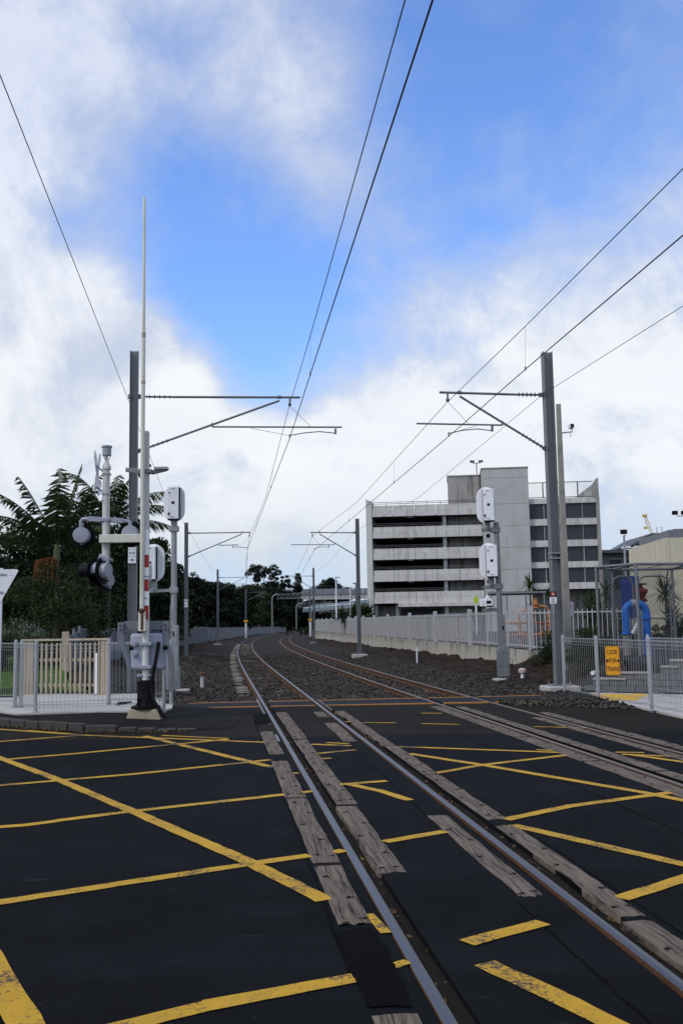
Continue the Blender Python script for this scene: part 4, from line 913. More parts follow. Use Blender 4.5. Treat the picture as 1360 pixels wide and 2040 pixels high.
# counterweight arms, cross beam
ARM = simple('arm_galvanised', (.17, .185, .21), .5, .2, var=.15, sc=3, bump=.05, dirt=(.14, .14, .15), dirt_amt=.5, streak=True)
for s, xo in ((-1, -.43), (1, .40)):
    m = MB(); pts = [(xo - .06, 1.80), (xo - .07, 1.62), (xo - .045, 1.40), (xo + .06 * -s * -1 * (1 if s < 0 else -1) * 0 + (.06 if s < 0 else .03), 1.18), (xo + (.10 if s < 0 else .06), .95), (xo + (.10 if s < 0 else .06), .52)]
    wd = [.11, .11, .11, .10, .08, .08]
    L_ = [(p[0] - w_ / 2, p[1]) for p, w_ in zip(pts, wd)]; R_ = [(p[0] + w_ / 2, p[1]) for p, w_ in zip(pts, wd)]
    m.prism(L_ + R_[::-1], -.03, .03, M=upright(0, .10, 0)); m.build('counterweight_arm', ARM, bar, bevel=.006)
    m = MB()
    for z in (1.74, 1.66): m.cyl((xo - .06, .06, z), (xo - .06, .04, z), .014, n=6)
    tag(m.build('bolts', BLACK, bar), kind='stuff'); m = MB(); m.cyl((xo + (.10 if s < 0 else -.02), .1, 1.33), (xo + (.18 if s < 0 else -.1), .1, 1.33), .05, n=10); m.build('pivot', BLACK, bar)
m = MB(); m.box((-.03, .16, 1.735), (.84, .05, .165)); m.build('cross_beam', ARM, bar, bevel=.006)
m = MB(); m.box((-.055, -.06, 1.81), (.135, .20, .36)); m.build('boom_socket', CREAM, bar, bevel=.008)
m = MB(); m.box((-.05, -.165, 1.80), (.04, .012, .28)); m.lathe([(.04, 0), (.052, .02), (.04, .05), (.02, .06)], n=9, M=Matrix.Translation((-.058, -.15, 2.0)) @ XZ); m.build('hinge_pin', RUST, bar)
# boom: cream tube tapering upwards, red and white striped channel beside it
m = MB(); m.tube([(-.06, -.13, 2.0), (-.066, -.13, 5.4), (-.062, -.13, 7.2)], [.040, .039, .036], 14); m.tube([(-.062, -.13, 7.1), (-.066, -.13, 9.88), (-.066, -.13, 9.93)], [.031, .026, .012], 12); boom = m.build('boom', CREAM, bar, smooth=40)
m = MB(); m.cyl((-.062, -.13, 7.15), (-.062, -.13, 7.24), .039, n=14); m.cyl((-.064, -.13, 6.25), (-.064, -.13, 6.31), .041, n=14); m.build('boom_sleeve', TIMBER, boom, smooth=40)
z = 1.86; stripes = [(1.84, 2.10, RED), (2.10, 2.36, WHITE), (2.36, 2.58, RED), (2.58, 2.80, WHITE), (2.80, 3.03, RED)]
for a, b, mm in stripes:
    m = MB(); m.b2(-.02, .055, -.115, -.095, a + .002, b - .002); m.build('reflective_stripe', mm, boom)
m = MB(); m.b2(-.02, .05, -.108, -.10, 3.034, 3.5); m.build('backing_strip', WHITE, boom)
m = MB(); m.box((-.03, -.12, 2.24), (.12, .02, .02)); m.box((.03, -.12, 2.64), (.10, .02, .02)); m.box((.085, -.1, 2.70), (.05, .05, .28)); m.build('boom_lamp', STEEL_L, boom)
# bracket with lamps on the mast high up
m = MB(); m.box((-.0, .0, 4.60), (.20, .20, .07)); m.bar((-.08, 0, 4.60), (-.42, .1, 4.66), .06, .08); m.bar((.08, 0, 4.58), (.36, 0, 4.645), .08, .07); m.build('top_bracket', STEEL, bar, bevel=.006)
m = MB(); m.box((.26, 0, 4.655), (.26, .16, .055)); m.build('boom_rest_lamp', STEEL_L, bar, bevel=.01)

# flashing lights on a drop post carried by a beam
fl = thing('flashing_light_assembly', 'crossing bell, crossbuck and round flashing lamps on a hanging white post left of the barrier', 'crossing lights', (-4.42, 18.6, 0), 0)
m = MB(); m.cyl((0, 0, 2.94), (-.005, 0, 4.70), .068, n=14); m.build('drop_post', POLEW, fl, smooth=40)
m = MB(); m.b2(-.09, .74, -.17, -.07, 3.275, 3.43); o = m.build('support_beam', CREAM, fl, bevel=.012)
m = MB(); m.lathe([(.085, 4.68), (.085, 4.73), (.06, 4.78), (.035, 4.84), (.03, 4.86)], n=16); m.lathe([(.02, 4.85), (.025, 4.94)], n=8); m.build('bell_neck', POLEW, fl, smooth=30)
m = MB(); m.lathe([(.085, 4.945), (.085, 5.09), (.10, 5.10), (.10, 5.13), (.03, 5.14)], n=18); bo = m.build('bell', LAMPGREY, fl, smooth=30)
m = MB()
for a in range(3): t = a * 2.09 + .5; m.bar((.02 * math.cos(t), .02 * math.sin(t), 4.83), (.078 * math.cos(t), .078 * math.sin(t), 4.95), .02, .01)
m.build('bell_frame', POLEW, fl)
# crossbuck, almost edge on
for a, zc in ((R(24), 4.63), (R(-24), 4.63)):
    m = MB(); L_ = .45
    m.prism([(-.07, -L_), (.07, -L_ + .06), (.07, L_ - .10), (0, L_), (-.07, L_ - .10)], -.006, .006, M=Matrix.Translation((-.19, .05, zc)) @ Matrix.Rotation(R(87), 4, 'Z') @ XZ @ Matrix.Rotation(a, 4, 'Z')); m.build('crossbuck_blade', WHITE, fl)
m = MB(); m.bar((-.02, 0, 4.60), (-.20, .0, 4.76), .05, .03); m.bar((-.02, 0, 4.22), (-.20, .0, 4.36), .05, .03); m.box((0, 0, 4.59), (.15, .15, .03)); m.box((0, 0, 4.21), (.15, .15, .03)); m.build('crossbuck_bracket', LAMPGREY, fl)
m = MB(); m.bar((-.33, 0, 3.745), (.33, .0, 3.70), .09, .09); m.tube([(-.30, 0, 3.74), (-.44, 0, 3.74), (-.47, 0, 3.71), (-.47, 0, 3.60)], .036, 8); m.tube([(.30, 0, 3.70), (.42, 0, 3.69), (.45, 0, 3.66), (.45, 0, 3.57)], .036, 8); m.box((0, -.0, 3.72), (.17, .17, .05)); m.build('lamp_arm', LAMPGREY, fl, smooth=40)
def flash_lamp(x, y, z, rz, r=.15, dp=.20):
    e = bpy.data.objects.new('flashing_lamp', None); C.objects.link(e); e.parent = fl; e.location = (x, y, z); e.rotation_euler = (0, 0, rz); e.empty_display_size = .1
    m = MB(); m.lathe([(.02, dp), (r * .93, dp - .01), (r, dp - .035), (r * 1.02, .0), (r * 1.05, -.02)], n=24, M=XZ); m.build('housing', LAMPGREY, e, smooth=35)
    m = MB(); m.lathe([(.25, -.022), (.25, -.034)], n=28, M=XZ); m.build('backing_disc', BLACK, e, smooth=35)
    m = MB(); m.cyl((0, .03, 0), (0, .32, -.01), r, n=18, caps=False); m.build('hood', BLACK, e, smooth=40)
    m = MB(); m.cyl((0, -.07, r - .01), (0, -.07, r + .09), .035, n=8); m.box((0, -.08, -r - .012), (.035, .05, .03)); m.build('stem', LAMPGREY, e)
    return e
flash_lamp(-.48, .14, 3.44, R(6)); flash_lamp(.44, .14, 3.46, R(2))
flash_lamp(-.17, .02, 2.78, R(66), .145, .10); flash_lamp(-.01, -.04, 2.765, R(68), .145, .10)
m = MB(); m.cyl((-.12, -.05, 3.02), (-.02, -.02, 2.99), .07, n=10); m.box((0, 0, 2.98), (.2, .17, .05)); m.cyl((.09, 0, 2.96), (.13, -.02, 2.96), .03, n=8); m.build('lower_lamp_bracket', LAMPGREY, fl, smooth=40)
m = MB(); m.box((-.40, .12, 2.85), (.34, .02, .09)); m.build('visor_plate', BLACK, fl)
# far-side lamp seen below
flash_lamp(-.03, .22, 2.60, R(62), .13, .10)

# back of a give way sign at the left edge
gw = thing('give_way_sign', 'blank white back of a triangular road sign at the left edge', 'sign', (-7.24, 21, 0), 0)
m = MB(); tri = [(-.42, .335), (-.38, .37), (.36, .37), (.395, .335), (.03, -.32), (-.03, -.32)]; m.prism(tri, -.004, .004, M=upright(.02, 0, 2.60)); m.build('sign_plate', WHITE, gw)
m = MB(); m.cyl((.03, .05, .05), (.05, .04, 3.0), .03, n=10); m.build('post', WHITE, gw, smooth=40)
m = MB(); m.box((.02, -.008, 2.86), (.30, .02, .03)); m.box((.05, -.008, 2.48), (.12, .02, .03)); m.build('rail_bracket', STEEL_L, gw)
m = MB(); m.cyl((.07, -.005, 2.88), (.07, -.012, 2.88), .012, n=8); m.cyl((.06, -.005, 2.5), (.06, -.012, 2.5), .012, n=8); m.box((.27, -.006, 2.84), (.035, .002, .008)); m.build('bolt', INK, gw)

# ================================================================ FENCES AND WALLS
def mesh_panel(mb, a, b, z0, z1, sp=.075, r_=.0034):
    """welded pool-style panel: upright wires with rolled top and foot"""
    a = Vector((a[0], a[1], 0)); b = Vector((b[0], b[1], 0)); d = b - a; L_ = d.length; d.normalize(); nrm = Vector((-d.y, d.x, 0)); n = int(L_ / sp)
    for i in range(n + 1):
        p = a + d * (L_ * (i + .0) / n)
        pts = [p - nrm * .055 + Vector((0, 0, z0 + .07)), p + Vector((0, 0, z0 + .03)), p + Vector((0, 0, z0 + .16)), p + Vector((0, 0, z1 - .16)), p + Vector((0, 0, z1 - .02)), p - nrm * .05 + Vector((0, 0, z1 - .03)), p - nrm * .055 + Vector((0, 0, z1 - .10))]
        mb.tube(pts, r_, 3, caps=False)
    for z, o in ((z0 + .03, 0), (z0 + .16, 0), (z0 + .07, -.055), (z1 - .02, 0), (z1 - .16, 0), (z1 - .10, -.055), (z1 - .03, -.05)):
        mb.tube([a + nrm * o + Vector((0, 0, z)), b + nrm * o + Vector((0, 0, z))], r_ * 1.25, 4, caps=False)
def mesh_fence(label, pts, zf, h=1.3, skip_post=(), sp=.075, posts2=()):
    t = thing('mesh_fence', label, 'fence', (pts[0][0], pts[0][1], 0), 0, 'galvanised wire mesh fences'); ox, oy = pts[0]
    for i, (x, y) in enumerate(list(pts) + list(posts2)):
        if i in skip_post: continue
        z = zf(x); m = MB(); m.lathe([(.036, z - .06), (.036, z + h + .01), (.028, z + h + .04), (.01, z + h + .05)], (x - ox, y - oy, 0), n=10); m.lathe([(.07, z), (.07, z + .012), (.045, z + .016)], (x - ox, y - oy, 0), n=10); m.build('post', STEEL_L, t, smooth=40)
    for (xa, ya), (xb, yb) in zip(pts[:-1], pts[1:]):
        m = MB(); mesh_panel(m, (xa - ox, ya - oy), (xb - ox, yb - oy), (zf(xa) + zf(xb)) / 2 + .05, (zf(xa) + zf(xb)) / 2 + h, sp); tag(m.build('wire_mesh_panel', STEEL_L, t), kind='stuff')
    return t
zl = lambda x: ztop(x); zr = lambda x: .035
mesh_fence('low wire mesh fence on the left footpath, in front of the barrier', [(-6.66, 20.45), (-5.84, 19.12), (-3.49, 19.55)], zl, posts2=((-6.60, 20.62), (-6.55, 20.50)))
mesh_fence('wire mesh fence running off the left edge of the picture', [(-10.2, 23.2), (-6.75, 20.7)], zl)
mesh_fence('short wire mesh fence behind the barrier, right of the timber pickets', [(-4.93, 21.15), (-3.62, 21.12)], zl)
mesh_fence('wire mesh fence by the walkway end carrying the yellow sign', [(5.12, 23.5), (5.33, 21.25), (5.62, 18.55), (5.86, 16.2)], zr, sp=.12)
mesh_fence('second wire mesh fence behind the yellow sign, farther from the track', [(6.62, 21.9), (6.78, 20.0), (7.0, 17.4), (7.2, 15.2)], zr, sp=.10)
# gate stop / post base blob at the sign
m = MB(); m.tube([(5.12, 21.02, .03), (5.22, 21.05, .07), (5.33, 21.15, .10), (5.36, 21.2, .05)], .02, 7); tag(m.build('cable_end', BLACK, None, smooth=40), 'short black cable end at the corner of the walkway', 'cable')

ls = thing('look_for_trains_sign', 'yellow LOOK FOR TRAINS sign with two black arrows on the mesh fence', 'sign', (5.305, 19.9, .903), R(-8))
m = MB(); w, h = .275, .575
rr_ = .03; pl = []
for cx_, cy_, a0 in ((w / 2 - rr_, h / 2 - rr_, 0), (-w / 2 + rr_, h / 2 - rr_, 90), (-w / 2 + rr_, -h / 2 + rr_, 180), (w / 2 - rr_, -h / 2 + rr_, 270)):
    for k in range(4): a = R(a0 + 30 * k); pl.append((cx_ + rr_ * math.cos(a), cy_ + rr_ * math.sin(a)))
m.prism(pl, -.003, .003, M=XZ); m.build('board', YELLOW, ls)
m = MB(); k = .94; o_ = [(x * k, y * (1 - (1 - k) * w / h)) for x, y in pl]; k2 = .89; i_ = [(x * k2, y * (1 - (1 - k2) * w / h)) for x, y in pl]; n = len(pl)
vs = [XZ @ Vector((x, y, .0045)) for x, y in o_] + [XZ @ Vector((x, y, .0045)) for x, y in i_]; m.add(vs, [(i, (i + 1) % n, n + (i + 1) % n, n + i) for i in range(n)]); m.build('border', INK, ls)
for txt, z in (('LOOK', .165), ('FOR', .0), ('TRAINS', -.165)):
    text_mesh(txt, .115, INK, ls, M=Matrix.Translation((0, -.0045, z)) @ XZ @ Matrix.Scale(.62 if txt != 'FOR' else .66, 4, (1, 0, 0)) @ Matrix.Scale(1.12, 4, (0, 1, 0)), bold=.0015)
for s in (-1, 1):
    m = MB(); ar = [(s * .072, .012), (s * .10, .012), (s * .10, .042), (s * .136, 0), (s * .10, -.042), (s * .10, -.012), (s * .072, -.012)]; m.prism(ar, .0042, .005, M=XZ); m.build('arrow', INK, ls)

# timber picket fence on the left footpath
tf = thing('timber_picket_fence', 'pale timber picket fence panel between the footpath and the lawn', 'fence', (-7.8, 24.45, 0), math.atan2(23.85 - 24.45, 2.25))
Lf = 2.33; z0 = ztop(-7); m = MB(); m.box((Lf / 2, 0, z0 + 1.30), (Lf + .05, .10, .05)); m.build('cap_rail', TIMBER, tf, bevel=.006)
for z in (.22, .82): m = MB(); m.box((Lf / 2, .05, z0 + z), (Lf - .2, .045, .07)); m.build('rail', TIMBER, tf)
for x, w_ in ((.06, .09), (.16, .09), (.25, .10), (Lf - .06, .10), (Lf - .17, .10), (Lf - .27, .05)):
    m = MB(); m.box((x, .02, z0 + .62), (w_, .09, 1.30)); m.build('post', TIMBER, tf, bevel=.006)
npk = 13; pk = None
for i in range(npk):
    x = .40 + i * (Lf - .78) / (npk - 1)
    if pk is None: m = MB(); m.box((0, 0, .625), (.048, .03, 1.20)); o = pk = m.build('picket', TIMBER, tf, bevel=.004)
    else: o = clone(pk, tf)
    o.location = (x, 0, z0); o.rotation_euler = (0, rng.uniform(-.012, .012), 0)
m = MB(); m.box((Lf - .33, -.02, z0 + .50), (.05, .04, .95)); m.build('white_post', WHITE, tf)
# sheet-metal fence along the left boundary
lf = thing('boundary_fence', 'long blue-grey sheet metal fence along the left side of the railway', 'fence', (0, 0, 0))
y = 36.0; kpost = 0; stuffm = MB(); allp = []
while y < 330:
    y2 = y + (2.4 if y < 120 else 6.0); xa, xb = float(fence_x(y)), float(fence_x(y2)); zb = float(bed_z(np.array([xa + .3]), np.array([y]))[0]) - .25
    zt = 1.62 + .12 * ((kpost % 3) - 1) * (1 if y < 60 else .3) + (.10 if y > 60 else 0)
    m = MB(); n = 8
    a = Vector((xa, y, 0)); b = Vector((xb, y2, 0)); d = (b - a); nn = Vector((-d.y, d.x, 0)).normalized()
    vs = []; nv = 2 * n * 2
    for i in range(2 * n + 1):
        p = a + d * (i / (2 * n)) + nn * (.035 if (i // 1) % 2 else 0); vs += [(p.x, p.y, zb), (p.x, p.y, zt)]
    m.add(vs, [(2 * i, 2 * i + 2, 2 * i + 3, 2 * i + 1) for i in range(2 * n)]); m.bar((xa, y, zt - .05), (xb, y2, zt - .05), .05, .06); m.build('sheet_panel', FENCEG, lf)
    m = MB(); m.box((xa, y, (zb + zt + .1) / 2), (.09, .09, zt - zb + .12)); m.build('post', FENCEG, lf); y = y2; kpost += 1
m = MB(); m.box((-9.93, 35.9, .85), (.24, .10, 1.55)); tag(m.build('timber_post', TIMBER), 'weathered timber end post of the grey boundary fence', 'post')

# concrete retaining wall on the right with a pale picket fence on top
rw = thing('retaining_wall', 'stained concrete retaining wall right of the tracks under the white fence', 'wall')
CONCW = Mat('stained_wall_concrete'); v = CONCW.world(); sep = CONCW.nd('ShaderNodeSeparateXYZ'); CONCW.L.new(v, sep.inputs[0])
st = CONCW.noise(CONCW.scaled(v, (3.2, 3.2, .25)), 1.0, 5, .65); c = CONCW.mix(CONCW.noise(v, 1.4, 5), (.34, .32, .27), (.50, .475, .41))
stf = CONCW.ss(CONCW.M('ADD', st, CONCW.M('MULTIPLY', sep.outputs[2], .22)), .55, .78); c = CONCW.mix(CONCW.M('MULTIPLY', stf, .78), c, (.085, .072, .055))
CONCW.set(c, .9, spec=.2); CONCW.bump(CONCW.noise(v, 20, 4), .3, .01); CONCW = CONCW.m
y = 37.45
while y < 150:
    y2 = y + 2.4; xa, xb = float(wall_x(y)), float(wall_x(y2 - .03)); m = MB(); zt = .66 + .004 * (y - 37)
    m.prism([(xa, y), (xb, y2 - .03), (xb + .24, y2 - .03), (xa + .24, y)], -.4, zt); m.build('wall_panel', CONCW, rw); y = y2
m = MB(); m.box((7.45, 37.55, .12), (.55, .22, 1.08), .1); m.build('wall_panel', CONCW, rw)
wf = thing('picket_fence', 'long pale grey steel picket fence on top of the concrete retaining wall', 'fence')
sdir = math.atan2(1, -.108)
def fx(y): return float(wall_x(y)) + .12
def fz(y): return .66 + .004 * (y - 37)
posts = [37.75, 47.5, 55.7, 63.8, 73.0, 80.1, 86.8, 92.3, 98, 104, 110, 116, 122, 128, 134, 140, 146]
pk = None
for i, y in enumerate(posts):
    m = MB(); z = fz(y); m.box((fx(y), y, z + .83 - .05), (.19 if i < 8 else .16, .17, 1.76), .1); m.build('post', FENCEW, wf, bevel=.012)
    if i == len(posts) - 1: break
    y2 = posts[i + 1]; nsub = 3
    for k in range(1, nsub):
        ym = y + (y2 - y) * k / nsub; m = MB(); m.box((fx(ym), ym, fz(ym) + .72), (.075, .075, 1.5), .1); m.build('slim_post', FENCEW, wf)
    for z in (.14, 1.40):
        m = MB(); m.bar((fx(y), y, fz(y) + z), (fx(y2), y2, fz(y2) + z), .04, .05); m.build('rail', FENCEW, wf)
    if i >= 1:
        # shade cloth hung behind the bars
        n = 40; mm = MB(); vs = []
        for q in range(n + 1):
            u = q / n; yy = y + (y2 - y) * u; off = .05 + .02 * math.sin(q * 1.7 + i) + .015 * math.sin(q * .63)
            vs += [(fx(yy) + off, yy, fz(yy) + .2 + .03 * math.sin(q * .9)), (fx(yy) + off + .02 * math.sin(q * 2.1), yy, fz(yy) + 1.36 - .04 * abs(math.sin(q * .55 + i)))]
        mm.add(vs, [(2 * q, 2 * q + 2, 2 * q + 3, 2 * q + 1) for q in range(n)]); mm.build('shade_cloth', CLOTH, wf, smooth=80)
    npk = int((y2 - y) / .25)
    if i < 3:
        for q in range(1, npk):
            yy = y + (y2 - y) * q / npk
            if pk is None: m = MB(); m.box((0, 0, .80), (.026, .026, 1.46)); o = pk = m.build('picket', FENCEW, wf)
            else: o = clone(pk, wf)
            o.location = (fx(yy) - .02, yy, fz(yy) - .03); o.rotation_euler = (0, 0, .1)
    else:
        m = MB()
        for q in range(1, npk): yy = y + (y2 - y) * q / npk; m.box((fx(yy) - .02, yy, fz(yy) + .77), (.026, .026, 1.46), .1)
        tag(m.build('pickets', FENCEW, wf), kind='stuff')
# the fence turns the corner to the right
wf2 = thing('picket_fence', 'short return of pale picket fence between the wall end and the mesh fence', 'fence', (7.05, 37.6, .62), math.atan2(-4.0, 2.35) + R(28))
L2_ = 3.6
m = MB(); m.box((L2_, 0, .75), (.20, .18, 1.75)); m.build('post', FENCEW, wf2, bevel=.012)
for z in (.16, 1.42): m = MB(); m.bar((0, 0, z), (L2_, 0, z), .04, .05); m.build('rail', FENCEW, wf2)
for q in range(1, 20):
    o = clone(pk, wf2); o.location = (L2_ * q / 20, -.02, 0); o.rotation_euler = (0, 0, 0)

# block retaining wall by the right footpath, stepping down to the left
bw = thing('block_wall', 'stepped grey concrete block wall behind the right footpath', 'wall', (5.72, 24.0, 0), math.atan2(22.0 - 24.0, 4.2))
blk = None; steps = [2, 2, 3, 3, 4, 5] + [5] * 8
for i in range(len(steps)):
    for k in range(steps[i]):
        if blk is None: m = MB(); m.box((0, 0, .07), (.382, .25, .138)); o = blk = m.build('block', BLOCK, bw, bevel=.012)
        else: o = clone(blk, bw)
        o.location = (.2 + i * .39 + (.195 if k % 2 else 0), rng.uniform(-.012, .012), .03 + k * .143); o.rotation_euler = (0, 0, rng.uniform(-.01, .01))
    m = MB(); m.box((.2 + i * .39 + (.195 if (steps[i] - 1) % 2 else 0), 0, .03 + steps[i] * .143 + .02), (.385, .30, .045)); m.build('coping', CONC, bw, bevel=.01)

# ---------------------------------------------------------------- valve cage with blue pipes
CHAIN = Mat('chain_link'); v = CHAIN.obj(); sepc = CHAIN.nd('ShaderNodeSeparateXYZ'); CHAIN.L.new(v, sepc.inputs[0])
h_ = CHAIN.M('ADD', sepc.outputs[0], sepc.outputs[1])
def lines_(e): return CHAIN.ss(CHAIN.M('ABSOLUTE', CHAIN.M('SUBTRACT', CHAIN.M('FRACT', CHAIN.M('MULTIPLY', e, 14.0)), .5)), .085, .045)
la = lines_(CHAIN.M('ADD', h_, sepc.outputs[2])); lb = lines_(CHAIN.M('SUBTRACT', h_, sepc.outputs[2]))
al = CHAIN.M('MAXIMUM', la, lb); CHAIN.set((.045, .048, .052), .6, .3); CHAIN.inp(CHAIN.b.inputs['Alpha'], al); CHAIN = CHAIN.m
cg = thing('valve_cage', 'tall galvanised chain-link cage around the blue pipes', 'cage', (7.5, 29.5, .70), 0)
CP = {'a': (0, 0), 'b': (.78, -1.35), 'c': (2.35, -1.15), 'd': (3.6, -.9), 'e': (2.8, 1.7), 'f': (.9, 1.6)}
zc = 2.58
for k, (x, y) in CP.items(): m = MB(); m.cyl((x, y, -.05), (x, y, zc), .042, n=10); m.build('post', STEEL, cg, smooth=40)
for a, b in (('a', 'b'), ('b', 'c'), ('c', 'd'), ('d', 'e'), ('e', 'f'), ('f', 'a'), ('b', 'f'), ('c', 'e')):
    m = MB(); m.tube([(*CP[a], zc), (*CP[b], zc)], .04, 8); m.build('top_rail', STEEL, cg, smooth=40)
for a, b in (('a', 'b'), ('b', 'c'), ('c', 'd'), ('e', 'f')):
    m = MB(); (xa, ya), (xb, yb) = CP[a], CP[b]; m.add([(xa, ya, 0), (xb, yb, 0), (xb, yb, zc - .03), (xa, ya, zc - .03)], [(0, 1, 2, 3)]); m.build('chain_link_panel', CHAIN, cg)
m = MB(); m.add([(*CP[k], zc + .045) for k in 'abcdef'], [tuple(range(6))]); m.build('chain_link_roof', CHAIN, cg)
for xa, xb in ((.50, 1.12), (1.28, 2.2)):
    m = MB(); y_ = .2; m.tube([(xa, y_, 0), (xa, y_, 2.05), (xa + .06, y_, 2.22), (xa + .2, y_, 2.30), (xb - .2, y_, 2.30), (xb - .06, y_, 2.22), (xb, y_, 2.05), (xb, y_, 0)], .03, 8); m.tube([(xa, y_, 1.05), (xb, y_, 1.05)], .022, 6); m.build('gate_frame', STEEL, cg, smooth=50)
m = MB(); m.tube([(1.9, -.2, 1.15), (3.4, -.4, 1.2)], .025, 6); m.build('mid_rail', STEEL, cg, smooth=50)
bp_ = thing('blue_pipe_loop', 'bright blue water pipe bent over in an arch inside the cage', 'pipe', (8.14, 28.9, .70), 0)
def bend(pts, r_, n=14): m = MB(); m.tube(pts, r_, n); return m
P0 = []
for k in range(9): a = math.pi - k * math.pi / 2 / 8; P0.append((.22 + .22 * math.cos(a), 0, 1.25 + .22 * math.sin(a)))
m = bend([(0, 0, .62), (0, 0, 1.0)] + P0 + [(.30, 0, 1.47)], .105); m.build('left_elbow', BLUE, bp_, smooth=50)
P1 = []
for k in range(9): a = math.pi / 2 - k * math.pi / 2 / 8; P1.append((.34 + .26 * math.cos(a), 0, 1.21 + .26 * math.sin(a)))
m = bend([(.26, 0, 1.47)] + P1 + [(.60, 0, 1.05)], .112); m.build('right_elbow', BLUE, bp_, smooth=50)
m = bend([(.60, 0, 1.04), (.60, 0, -.05)], .108); m.build('riser', BLUE, bp_, smooth=50)
m = MB(); m.cyl((.16, 0, 1.47), (.30, 0, 1.47), .128, n=18); m.build('coupling', LAMPGREY, bp_, smooth=40)
m = MB(); m.cyl((.60, 0, 1.03), (.60, 0, 1.075), .165, n=18); m.cyl((.60, 0, .43), (.60, 0, .47), .16, n=18); m.cyl((0, 0, .60), (0, 0, .645), .15, n=18); m.build('flange', BLUE, bp_, smooth=40)
m = MB(); m.cyl((.0, 0, -.05), (0, 0, .60), .11, n=14); m.build('buried_stub', CONC, bp_, smooth=40)
m = MB(); m.tube([(.13, -.16, .62), (.32, -.2, .98)], .055, 10); m.build('drain_pipe', WHITE, bp_, smooth=40)
vl = thing('red_valve', 'dark red valve on a grey pipe behind the blue arch', 'valve', (8.95, 30.1, .70), 0)
m = MB(); m.lathe([(.10, 1.52), (.20, 1.56), (.20, 1.62), (.13, 1.66), (.17, 1.78), (.22, 1.84), (.22, 1.92), (.10, 1.96), (.06, 2.06)], n=16); m.build('valve_body', REDV, vl, smooth=35)
m = MB(); m.tube([(.02, 0, -.05), (.02, 0, 1.3), (0, 0, 1.45), (0, 0, 1.55)], .13, 12); m.build('pipe', LAMPGREY, vl, smooth=40)
m = MB(); m.cyl((0, 0, 2.06), (0, 0, 2.10), .20, n=16); m.build('hand_wheel', BLACK, vl, smooth=40)
# blue notice board behind
bb = thing('blue_board', 'plain blue board on two posts behind the valve', 'board', (9.25, 32.2, .70)); m = MB(); m.box((0, 0, 1.75), (.60, .04, 1.35)); m.build('panel', simple('blue_board_paint', (.012, .045, .26), .5, var=.1, bump=0), bb, bevel=.01)
m = MB(); m.cyl((-.2, .04, 0), (-.2, .04, 2.4), .03, n=8); m.build('post', STEEL, bb); m = MB(); m.cyl((.2, .04, 0), (.2, .04, 2.4), .03, n=8); m.build('post', STEEL, bb)

# concrete pole with a camera, behind the near right mast
cp = thing('concrete_pole', 'pale concrete pole with a small camera, just behind the near right mast', 'pole', (7.0, 31.0, .2)); m = MB(); m.add([(-.20, -.11, 0), (.02, -.11, 0), (.02, .11, 0), (-.20, .11, 0), (-.15, -.06, 8.35), (-.01, -.06, 8.35), (-.01, .06, 8.35), (-.15, .06, 8.35)], [(0, 1, 5, 4), (1, 2, 6, 5), (2, 3, 7, 6), (3, 0, 4, 7), (4, 5, 6, 7)]); m.build('shaft', CONC, cp, bevel=.012)
m = MB(); m.bar((-.05, 0, 7.42), (.30, 0, 7.45), .03, .04); m.build('arm', STEEL_L, cp)
m = MB(); m.box((.29, -.05, 7.62), (.13, .24, .13)); m.box((.30, -.05, 7.49), (.05, .05, .14)); m.cyl((.24, -.1, 7.28), (.24, -.1, 7.42), .02, n=6); m.build('camera_housing', WHITE, cp, bevel=.015)
m = MB(); m.box((.29, -.18, 7.62), (.10, .02, .10)); m.build('camera_window', INK, cp)
# cabinet under it
cb = thing('meter_cabinet', 'small grey cabinet on a post beside the concrete pole', 'cabinet', (7.35, 33.2, .35)); m = MB(); m.box((0, 0, 1.75), (.52, .3, .48)); m.build('box', LAMPGREY, cb, bevel=.015); m = MB(); m.cyl((0, 0, 0), (0, 0, 1.55), .04, n=8); m.build('post', STEEL_L, cb)
m = MB(); m.box((.07, -.155, 1.86), (.22, .006, .09)); m.build('label_plate', simple('faded_red_plate', (.35, .09, .06), .6, var=.2, bump=0), cb)
# gas station pipework, rusty orange, under a light canopy
gs = thing('gas_pipework', 'rusty orange gas pipes and valves behind the white picket fence', 'pipework', (8.3, 45.0, .72))
def gp(nm, pts, r_): m = MB(); m.tube(pts, r_, 10); return m.build(nm, ORANGE, gs, smooth=45)
gp('riser', [(.9, 0, 0), (.9, 0, 1.55), (.8, 0, 1.66), (.62, 0, 1.7), (.4, 0, 1.7)], .055); gp('riser', [(.2, 0, 0), (.2, 0, 1.2)], .05); gp('header', [(-1.3, .3, .95), (.95, .3, .95)], .06); gp('header', [(-1.2, -.1, .42), (.95, -.1, .42)], .05); gp('riser', [(-.4, 0, 0), (-.4, 0, 1.35), (-.2, 0, 1.5), (.1, 0, 1.5)], .06)
for x, z in ((.35, 1.7), (.2, 1.15), (-.4, .9), (.6, .42), (-.2, .42), (.9, .9)):
    m = MB(); m.lathe([(.09, -.1), (.16, -.1), (.16, -.06), (.08, -.05), (.11, 0), (.08, .05), (.16, .06), (.16, .1), (.09, .1)], (x, 0, z), n=12); m.cyl((x, 0, z + .1), (x, 0, z + .3), .03, n=6); m.lathe([(.12, .3), (.12, .33), (.02, .35)], (x, 0, z), n=12); m.build('valve', ORANGE, gs, smooth=35)
m = MB(); m.lathe([(.07, 1.7), (.11, 1.75), (.11, 1.95), (.06, 2.0)], (.35, 0, 0), n=12); m.build('regulator', ORANGE, gs, smooth=35)
cn = thing('light_canopy', 'thin flat-roofed canopy frame behind the picket fence', 'canopy', (6.75, 46.5, .72))
m = MB(); m.prism([(0, 0), (2.6, -.6), (3.2, 2.4), (.4, 3.0)], 2.32, 2.40); m.build('roof', STEEL, cn)
